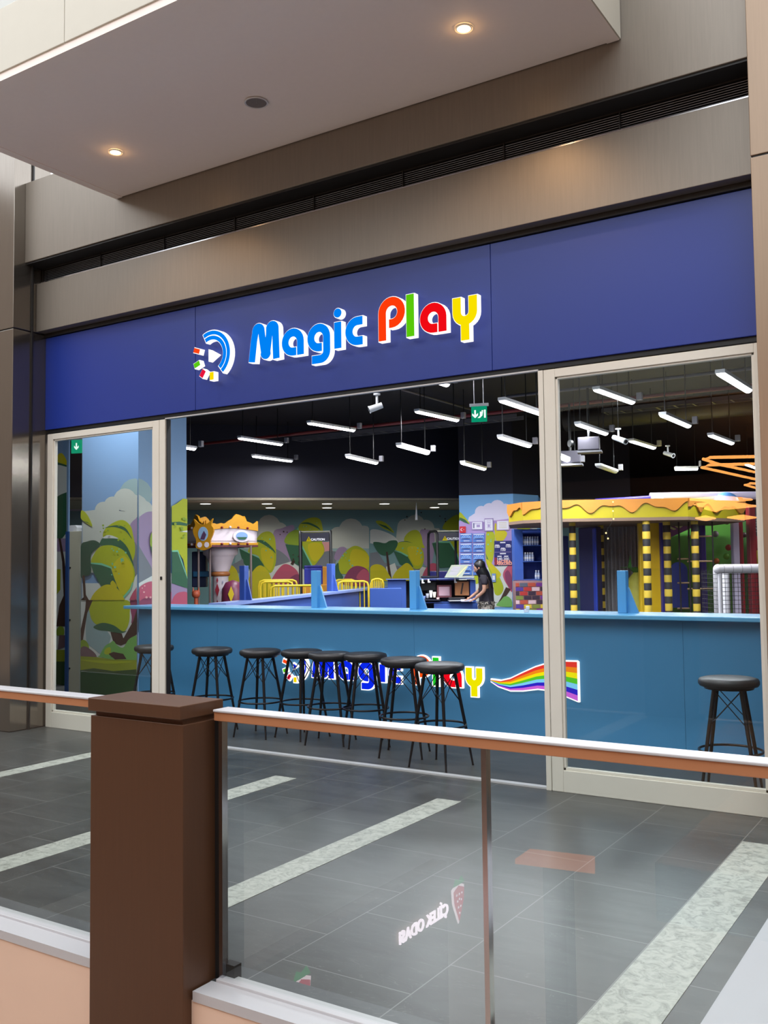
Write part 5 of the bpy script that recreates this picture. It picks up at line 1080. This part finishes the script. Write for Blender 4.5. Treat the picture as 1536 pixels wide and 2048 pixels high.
panel('padded_wall', 'dark blue padded leaf behind the first striped pole', 'padded wall', 1156, 1190, 1056, 17.0, mat('padded_navy', (24, 34, 86), .5, noise=.06), d2=16.4)
panel('padded_post', 'narrow bright blue padded edge beside the green strip', 'padded wall', 1189, 1193, 1056, 16.1, mat('edge_bright', (30, 60, 170), .45), .2)
panel('padded_wall', 'narrow green padded strip left of the silver curtain', 'padded wall', 1193, 1201, 1062, 17.2, GRN)
panel('padded_wall', 'yellow padded wall behind the third striped pole', 'padded wall', 1277, 1320, 1040, 15.9, PADY)
panel('padded_post', 'narrow dark blue post right of the yellow padded wall', 'post', 1320.5, 1326, 1044, 15.8, mat('post_indigo', (30, 24, 120), .5), .1, .01)
panel('padded_post', 'narrow white post beside the indigo post', 'post', 1326.5, 1331, 1044, 15.9, white_p, .05, .005)
panel('climbing_wall', 'green climbing wall behind the rope ladders', 'climbing wall', 1332, 1468, 1036, 18.0, GRN, .15)
panel('padded_post', 'violet padded post behind the rope ladders', 'post', 1400, 1411, 1042, 17.2, PUR, .12)
panel('padded_post', 'white lilac padded column right of the green climbing wall', 'column', 1465, 1478, 1038, 16.6, mat('lilac_white', (214, 200, 226), .5), .14)
panel('padded_post', 'dark red padded post touching the lilac column', 'column', 1478.5, 1486, 1038, 16.8, RED, .12)
panel('padded_post', 'thick red padded post right of the narrow green wall', 'column', 1497, 1511, 1012, 16.4, mat('red_dark', (130, 20, 36), .5), .16)
panel('padded_wall', 'narrow green wall between the two red posts', 'padded wall', 1487, 1500, 1042, 17.6, mat('green_dim', (70, 122, 60), .5), .1)
# play house far right
p0 = at(1512, 1060, 17.5); t = thing('play_house', 'red play house with a yellow window frame at the right edge', 'play house', (p0.x+.3, p0.y, 0))
a = at(1509, 1072, 17.5); b = at(1575, 1072, 17.5); A = Vector((a.x, a.y, 0)); B = Vector((b.x, b.y, 0))
mb = MB(); mb.prism([A, B, B+UP*a.z, A+UP*a.z], F0*.3, mat('house_red', (140, 40, 50), .6, noise=.1)); mb.build('wall', t)
c = at(1513, 1132, 17.4); e = at(1560, 1100, 17.4); C0, C1 = Vector((c.x, c.y, 0)), Vector((e.x, e.y, 0)); mb = MB(); mb.prism([C0+UP*c.z, C1+UP*c.z, C1+UP*e.z, C0+UP*e.z], F0*.05, YEL); wf = mb.build('window_frame', t)
c = at(1520, 1130, 17.38); e = at(1529, 1108, 17.38); mb = MB(); mb.prism([c, Vector((e.x, e.y, c.z)), e, Vector((c.x, c.y, e.z))], F0*.02, RED); mb.build('shutter', wf)
mb = MB(); c = at(1506, 1020, 18); e = at(1580, 1020, 18); mb.prism([Vector((c.x, c.y, 1.9)), Vector((e.x, e.y, 1.9)), Vector((e.x, e.y, 2.65)), Vector((c.x, c.y, 2.65))], F0*.05, mat('slate_sign', (52, 54, 60), .6)); ns = tag(mb.build('reflected_sign'), 'dark board with outlined letters standing in for a reflected sign, cut by the right edge', 'sign')  # stand-in for a reflection, built as a solid board with letters
mb = MB(); q = at(1524, 1040, 17.95); add_text(mb, 'GAR', .2, q, R0, UP, mat('sign_grey', (120, 124, 126), .6), .003, align='CENTER'); q = at(1524, 1051, 17.95); add_text(mb, 'SER', .2, q-UP*.06, R0, UP, mat('sign_grey', (120, 124, 126), .6), .003); mb.build('lettering', ns)
# silver curtain
mb = MB(); a = at(1206, 1038, 17.3); b = at(1282, 1038, 17.3); N = 60; P = []; F = []
for i in range(N+1):
    s = i/N; q = a.lerp(b, s)+F0*(.05*math.sin(s*60)+.02*math.sin(s*23)); P += [(q.x, q.y, .05), (q.x, q.y, a.z)]
for i in range(N): F.append((2*i, 2*i+2, 2*i+3, 2*i+1))
P2 = [(x+F0.x*.01, y+F0.y*.01, z) for x, y, z in P]; n0 = len(P)
mb.add(P+P2, F+[tuple(n0+j for j in f[::-1]) for f in F], mat('silver_foil', (186, 180, 184), .32, .25, noise=.25, scale=40, bump=.5), True); tag(mb.build('foil_curtain'), 'crinkled silver foil curtain hanging under the honey roof', 'curtain')
# pineapple prop
p = at(1274, 1180, 16.2); t = thing('pineapple_prop', 'big green yellow pineapple prop with spiky leaves behind the light blue post', 'prop', (p.x, p.y, 0))
mb = MB(); mb.lathe([(.12, 0), (.2, .25), (.23, .6), (.21, 1.0), (.15, 1.3), (.05, 1.42)], mat('pineapple_skin', (176, 168, 60), .6, noise=.2, scale=14, bump=.6), (p.x, p.y, 0), 20); mb.build('fruit', t)
for i in range(9):
    aa = 2*PI*i/9; d_ = Vector((math.cos(aa), math.sin(aa), 0)); c = Vector((p.x, p.y, 1.38)); s_ = Vector((-d_.y, d_.x, 0)); mb = MB()
    L1 = c+d_*.14+UP*.12; L2 = c+d_*(.26 if i % 2 else .12)+UP*(.12 if i % 2 else .32); mb.prism([c-s_*.03, L1-s_*.045, L2, L1+s_*.045, c+s_*.03], UP*.008+d_*.008, mat('pineapple_leaf', (60, 120, 50), .5)); mb.build('leaf', t)
# rope ladders
rope = mat('rope_black', (18, 18, 20), .7); wood = mat('rung_wood', (150, 120, 90), .6)
def ladder(x0, x1, ys, d, lab):
    a = at(x0, 1040, d); b = at(x1, 1040, d); t = thing('rope_ladder', lab, 'rope ladder', ((a.x+b.x)/2, (a.y+b.y)/2, .1))
    for q in (a, b): mb = MB(); mb.tube([(q.x, q.y, .1), (q.x, q.y, ZB-.04)], .013, rope, 6); mb.build('rope', t)
    for y in ys: l = at(x0-2, y, d); r_ = at(x1+2, y, d); r_.z = l.z; mb = MB(); mb.tube([l, r_], .014, wood, 8); mb.build('rung', t)
ladder(1357, 1377, (1118, 1166, 1217), 15.6, 'rope ladder with black ropes, left one behind the striped pole')
ladder(1376.5, 1424, (1073, 1123, 1178), 15.5, 'rope ladder with black ropes, wider right one')
# climbing holds and banner
for x, y, d, r_, c, lab in ((1431,1068,17.7,.06,(150,140,140),'grey round climbing hold high on the green wall'), (1457,1095,17.7,.06,(170,40,40),'red round climbing hold on the green wall'), (1453,1113,17.7,.06,(100,160,50),'lime round climbing hold under the red one'), (1433,1122,17.7,.055,(200,100,40),'orange climbing hold low on the green wall'), (1488,1070,17.3,.05,(60,40,40),'dark climbing hold between the red posts'), (1454,1044,17.7,.05,(90,80,60),'brown climbing hold under the roof edge')):
    p = at(x, y, d); mb = MB(); mb.ball(p+F0*.0, r_, mat('hold_%d_%d' % (x, y), c, .5), 12); tag(mb.build('climbing_hold'), lab, 'climbing hold', 'holds on the green wall')
mb = MB(); a, b, c, d_ = at(1334, 1078, 17.6), at(1383, 1056, 17.6), at(1383, 1036, 17.6), at(1334, 1036, 17.6); mb.prism([a, b, c, d_], F0*.02, mat('banner_purple', (140, 70, 130), .6)); bn = tag(mb.build('banner'), 'purple slanted banner with cream letters under the honey roof', 'banner')
mb = MB(); add_text(mb, 'KO', .24, at(1350, 1050, 17.55), (R0+UP*.35), (UP-R0*.35), mat('banner_cream', (230, 214, 150), .6), .002, .008); mb.build('banner_text', bn)
# blue slide arch on the green wall
mb = MB(); q = at(1358, 1150, 17.6); pts = [q+R0*.16*math.cos(PI*i/10)+UP*(.16*math.sin(PI*i/10)+.08) for i in range(11)]; mb.prism([q+R0*.16-UP*.6]+pts+[q-R0*.16-UP*.6], F0*.04, mat('arch_blue', (50, 80, 190), .5)); tag(mb.build('crawl_opening'), 'blue arched crawl opening low on the green wall', 'opening')
# top tubes, beam and domes
mb = MB(); a, b = at(1300, 990, 16.4), at(1525, 988, 16.4); b.z = a.z; mb.tube([a-UP*.03, b-UP*.03], .07, mat('lilac_white', (214, 200, 226), .5), 14); tag(mb.build('padded_tube'), 'long white lilac padded tube above the honey roof', 'tube')
mb = MB(); a, b = at(1190, 993, 16.2), at(1300, 990, 16.2); mb.tube([Vector((a.x, a.y, ZT+.06)), Vector((b.x, b.y, ZT+.1))], .045, PUR, 12); tag(mb.build('padded_tube'), 'violet padded tube lying on the roof edge at the left', 'tube')
for x, y, r_, c, lab in ((1452, 998, .22, (96, 150, 214), 'largest blue dome on top of the honey roof'), (1316, 1000, .15, (120, 180, 180), 'low teal dome on top of the honey roof'), (1281, 994, .075, (110, 180, 150), 'small green ball on top of the honey roof'), (1480, 993, .06, (190, 40, 50), 'red ball at the right end of the white tube')):
    p = at(x, y, 16.3); mb = MB(); mb.ball((p.x, p.y, ZT if r_ > .12 else ZT+r_*.9), r_, mat('dome_%d' % x, c, .35), 20, .9 if r_ > .12 else 1, r_ > .12); tag(mb.build('dome'), lab, 'dome', 'coloured domes on the honey roof')
# net goal, right foreground of the play area
pad = mat('padded_white', (214, 206, 212), .5, noise=.06, scale=12)
a = at(1436, 1138, 12.2); b = a+R0*1.6; t = thing('net_goal', 'white padded top bar with black net at the right edge', 'net', ((a.x+b.x)/2, (a.y+b.y)/2, 0))
mb = MB(); mb.tube([a, b], .06, pad, 14); mb.ball(a, .062, pad, 14)
for k in range(14): q = a+R0*(.06+k*.115); mb.tube([q, q+R0*.006], .0615, mat('seam', (150, 144, 150), .6), 14)
mb.build('top_bar', t)
mb = MB(); q = a+R0*.02; mb.tube([G(q, 0), G(q, a.z)], .028, pad, 10); mb.build('side_post', t)
mb = MB(); q = a+R0*.16+F0*.5; mb.tube([G(q, 0), G(q, a.z)], .05, pad, 10); q = a+R0*.42+F0*.9; mb.tube([G(q, 0), G(q, a.z)], .05, pad, 10); mb.build('rear_post', t)
mb = MB()
for k in range(28): q = a+R0*(.03+k*.055); mb.tube([G(q, .05), G(q, a.z-.02)], .003, rope, 4)
for k in range(24): z = a.z-.07-k*.055; mb.tube([G(a, z), G(b, z)], .003, rope, 4)
for k in range(12): q = a+F0*(.04+k*.055); mb.tube([G(q, .05), G(q, a.z-.02)], .003, rope, 4)
for k in range(24): z = a.z-.07-k*.055; mb.tube([G(a, z), G(a+F0*.65, z)], .003, rope, 4)
mb.build('net', t)
# string of small warm bulbs under the roof
t = thing('string_lights', 'string of tiny warm bulbs hanging in front of the silver curtain', 'string lights', at(1226, 1040, 15.0))
pts = [(1226, 1004), (1226, 1022), (1227, 1038), (1212, 1066), (1216, 1077)]
for x, y in pts: mb = MB(); mb.ball(at(x, y, 14.7), .014, emis('tiny_bulb', (255, 210, 140), 2.5), 8); mb.build('bulb', t)
mb = MB(); mb.tube([at(x, y, 14.7) for x, y in pts], .002, rope, 4); mb.build('wire', t)
mb = MB(); a = at(1113, 1222, 10.0)

# ---- walls of the atrium that the photo only shows as reflections
mb = MB(); mb.box((-16.2, -21, -5), (-16, 6.9, 9), mat('atrium_wall', (150, 134, 120), .6, noise=.1)); struct('wall_atrium_left', mb)
mb = MB(); mb.box((6.0, -21, -5), (6.2, 6.9, 9), mat('atrium_wall', (150, 134, 120), .6, noise=.1)); struct('wall_atrium_right', mb)
# ================================================================== THE OTHER SIDE OF THE VOID (seen mirrored in the glass)
dim = mat('opposite_wall', (150, 130, 116), .5, noise=.1); dimd = mat('opposite_dark', (36, 34, 38), .6)
mb = MB(); mb.box((-16, -21, -5), (6, -20.8, 9), dim); struct('wall_opposite', mb)
mb = MB(); mb.box((-16, -20.8, 4.6), (6, -5, 5.1), dimd); struct('ceiling_opposite', mb)
mb = MB(); mb.box((-16, -5.02, 4.6), (6, -4.9, 7.2), cream); struct('wall_opposite_band', mb)
mb = MB(); mb.box((-6.3, -5.2, -5), (-6.1, 2.6, -2.2), dim); struct('wall_void', mb)
sx = -6.09
def mirr(x, y, X): p = onX(x, y, X); return Vector((p.x, 5.66-p.y, p.z))
pc, pi_ = mirr(890, 1822, sx), mirr(800, 1872, sx)
zt = (pc.z+pi_.z)/2; ln = abs(pi_.y-pc.y)
t = thing('shop_sign', 'lit white lettering on the lower shop across the void, seen mirrored in the railing glass', 'sign', (sx, (pc.y+pi_.y)/2, zt))
mb = MB(); add_text(mb, 'Ç\u0130LEK ODASI', .42*ln/2.3 if ln > 0 else .3, (sx+.02, (pc.y+pi_.y)/2, zt), (0, 1, 0), UP, emis('sign_lit', (255, 240, 250), 9), .01, .004); mb.build('lettering', t)
def straw(px_, py_, lab):
    q = mirr(px_, py_, sx); q.x = sx+.02; t = thing('berry_logo', lab, 'sign', q); s = .30
    mb = MB(); out_ = [(-.16,.18),(0,.24),(.16,.18),(.14,0),(0,-.28),(-.14,0)]
    mb.prism([q+Vector((0, y*1.0, z)) for y, z in out_], (.02, 0, 0), emis('berry_white', (255, 230, 235), 5)); p_ = mb.build('panel', t)
    mb = MB(); mb.prism([q+Vector((.022, y*.85, z*.85)) for y, z in out_], (.01, 0, 0), emis('berry_red', (190, 20, 60), 5)); mb.build('berry', p_)
    mb = MB()
    for yy, zz in ((-.07,.1),(0,.1),(.07,.1),(-.05,.02),(.05,.02),(0,.04),(-.03,-.06),(.03,-.06),(0,-.14)): mb.box((q.x+.03, q.y+yy-.012, q.z+zz-.012), (q.x+.036, q.y+yy+.012, q.z+zz+.012), emis('berry_white', (255, 230, 235), 5))
    mb.build('seed_dots', p_)
    mb = MB(); mb.prism([q+Vector((.02, y, z)) for y, z in [(-.14,.22),(.14,.22),(.08,.31),(0,.27),(-.08,.31)]], (.012, 0, 0), emis('berry_green', (20, 140, 60), 4)); mb.build('leaf', p_)
straw(912, 1802, 'lit strawberry shaped logo beside the mirrored white lettering')
straw(597, 1998, 'lit strawberry shaped logo mirrored at the bottom of the railing glass')
# glowing orange shelf panel on the lower floor
q = []
for x, y in ((1030, 1718), (1060, 1697), (1190, 1712), (1190, 1738)): p = onZ(x, y, -2.2); q.append(Vector((p.x, 5.66-p.y, -2.2)))
t = thing('lit_table', 'orange glowing table top on the lower floor, mirrored in the railing glass', 'table', (sum(p.x for p in q)/4, sum(p.y for p in q)/4, -5))
mb = MB(); mb.prism(q, -UP*.06, emis('orange_top', (235, 130, 50), 3.2)); mb.build('table_top', t)
mb = MB(); c = sum(q, Vector())/4; mb.box((c.x-.15, c.y-.15, -5), (c.x+.15, c.y+.15, -2.26), dimd); mb.build('pedestal', t)
# orange ring lights hanging in the shop across
def ring(pts, z, lab):
    W = []
    for x, y in pts: p = onZ(x, y, z); W.append(Vector((p.x, 2*Y0-p.y, z)))
    t = thing('ring_light', lab, 'ring light', sum(W, Vector())/len(W), 'orange loop lights across the void')
    mb = MB(); mb.tube(W, .028, emis('orange_led', (255, 165, 85), 26), 8, True); mb.build('light_tube', t)
ring([(1580,912),(1420,915),(1407,918.5),(1440,929),(1536,950),(1600,962)], 3.4, 'orange loop light mirrored highest in the right door glass')
ring([(1580,926),(1418,930),(1404,935),(1450,945),(1536,964),(1600,976)], 3.4, 'orange loop light mirrored second highest in the right door glass')
ring([(1580,966),(1500,967),(1490,970),(1520,978),(1580,992)], 3.4, 'orange loop light mirrored above the white tube at the right')
for i, (xa, xb, y) in enumerate(((1380,1505,999), (1388,1497,1009), (1394,1515,1012), (1409,1450,1017), (1391,1432,1036.5), (1455,1513,1035))):
    a = onZ(xa, y, 2.9); b = onZ(xb, y, 2.9); a.y = 2*Y0-a.y; b.y = 2*Y0-b.y
    t = thing('bar_light', 'orange bar light mirrored over the honey roof, %s' % ('top left one', 'second from the top, shorter', 'longest of the middle', 'short one in the middle', 'lowest left one', 'lowest right one')[i], 'bar light', (a+b)/2, 'orange bar lights across the void')
    mb = MB(); mb.tube([a, a.lerp(b, .5), b], [.02, .09, .02], emis('orange_led', (255, 165, 85), 26), 8); mb.build('light_tube', t)
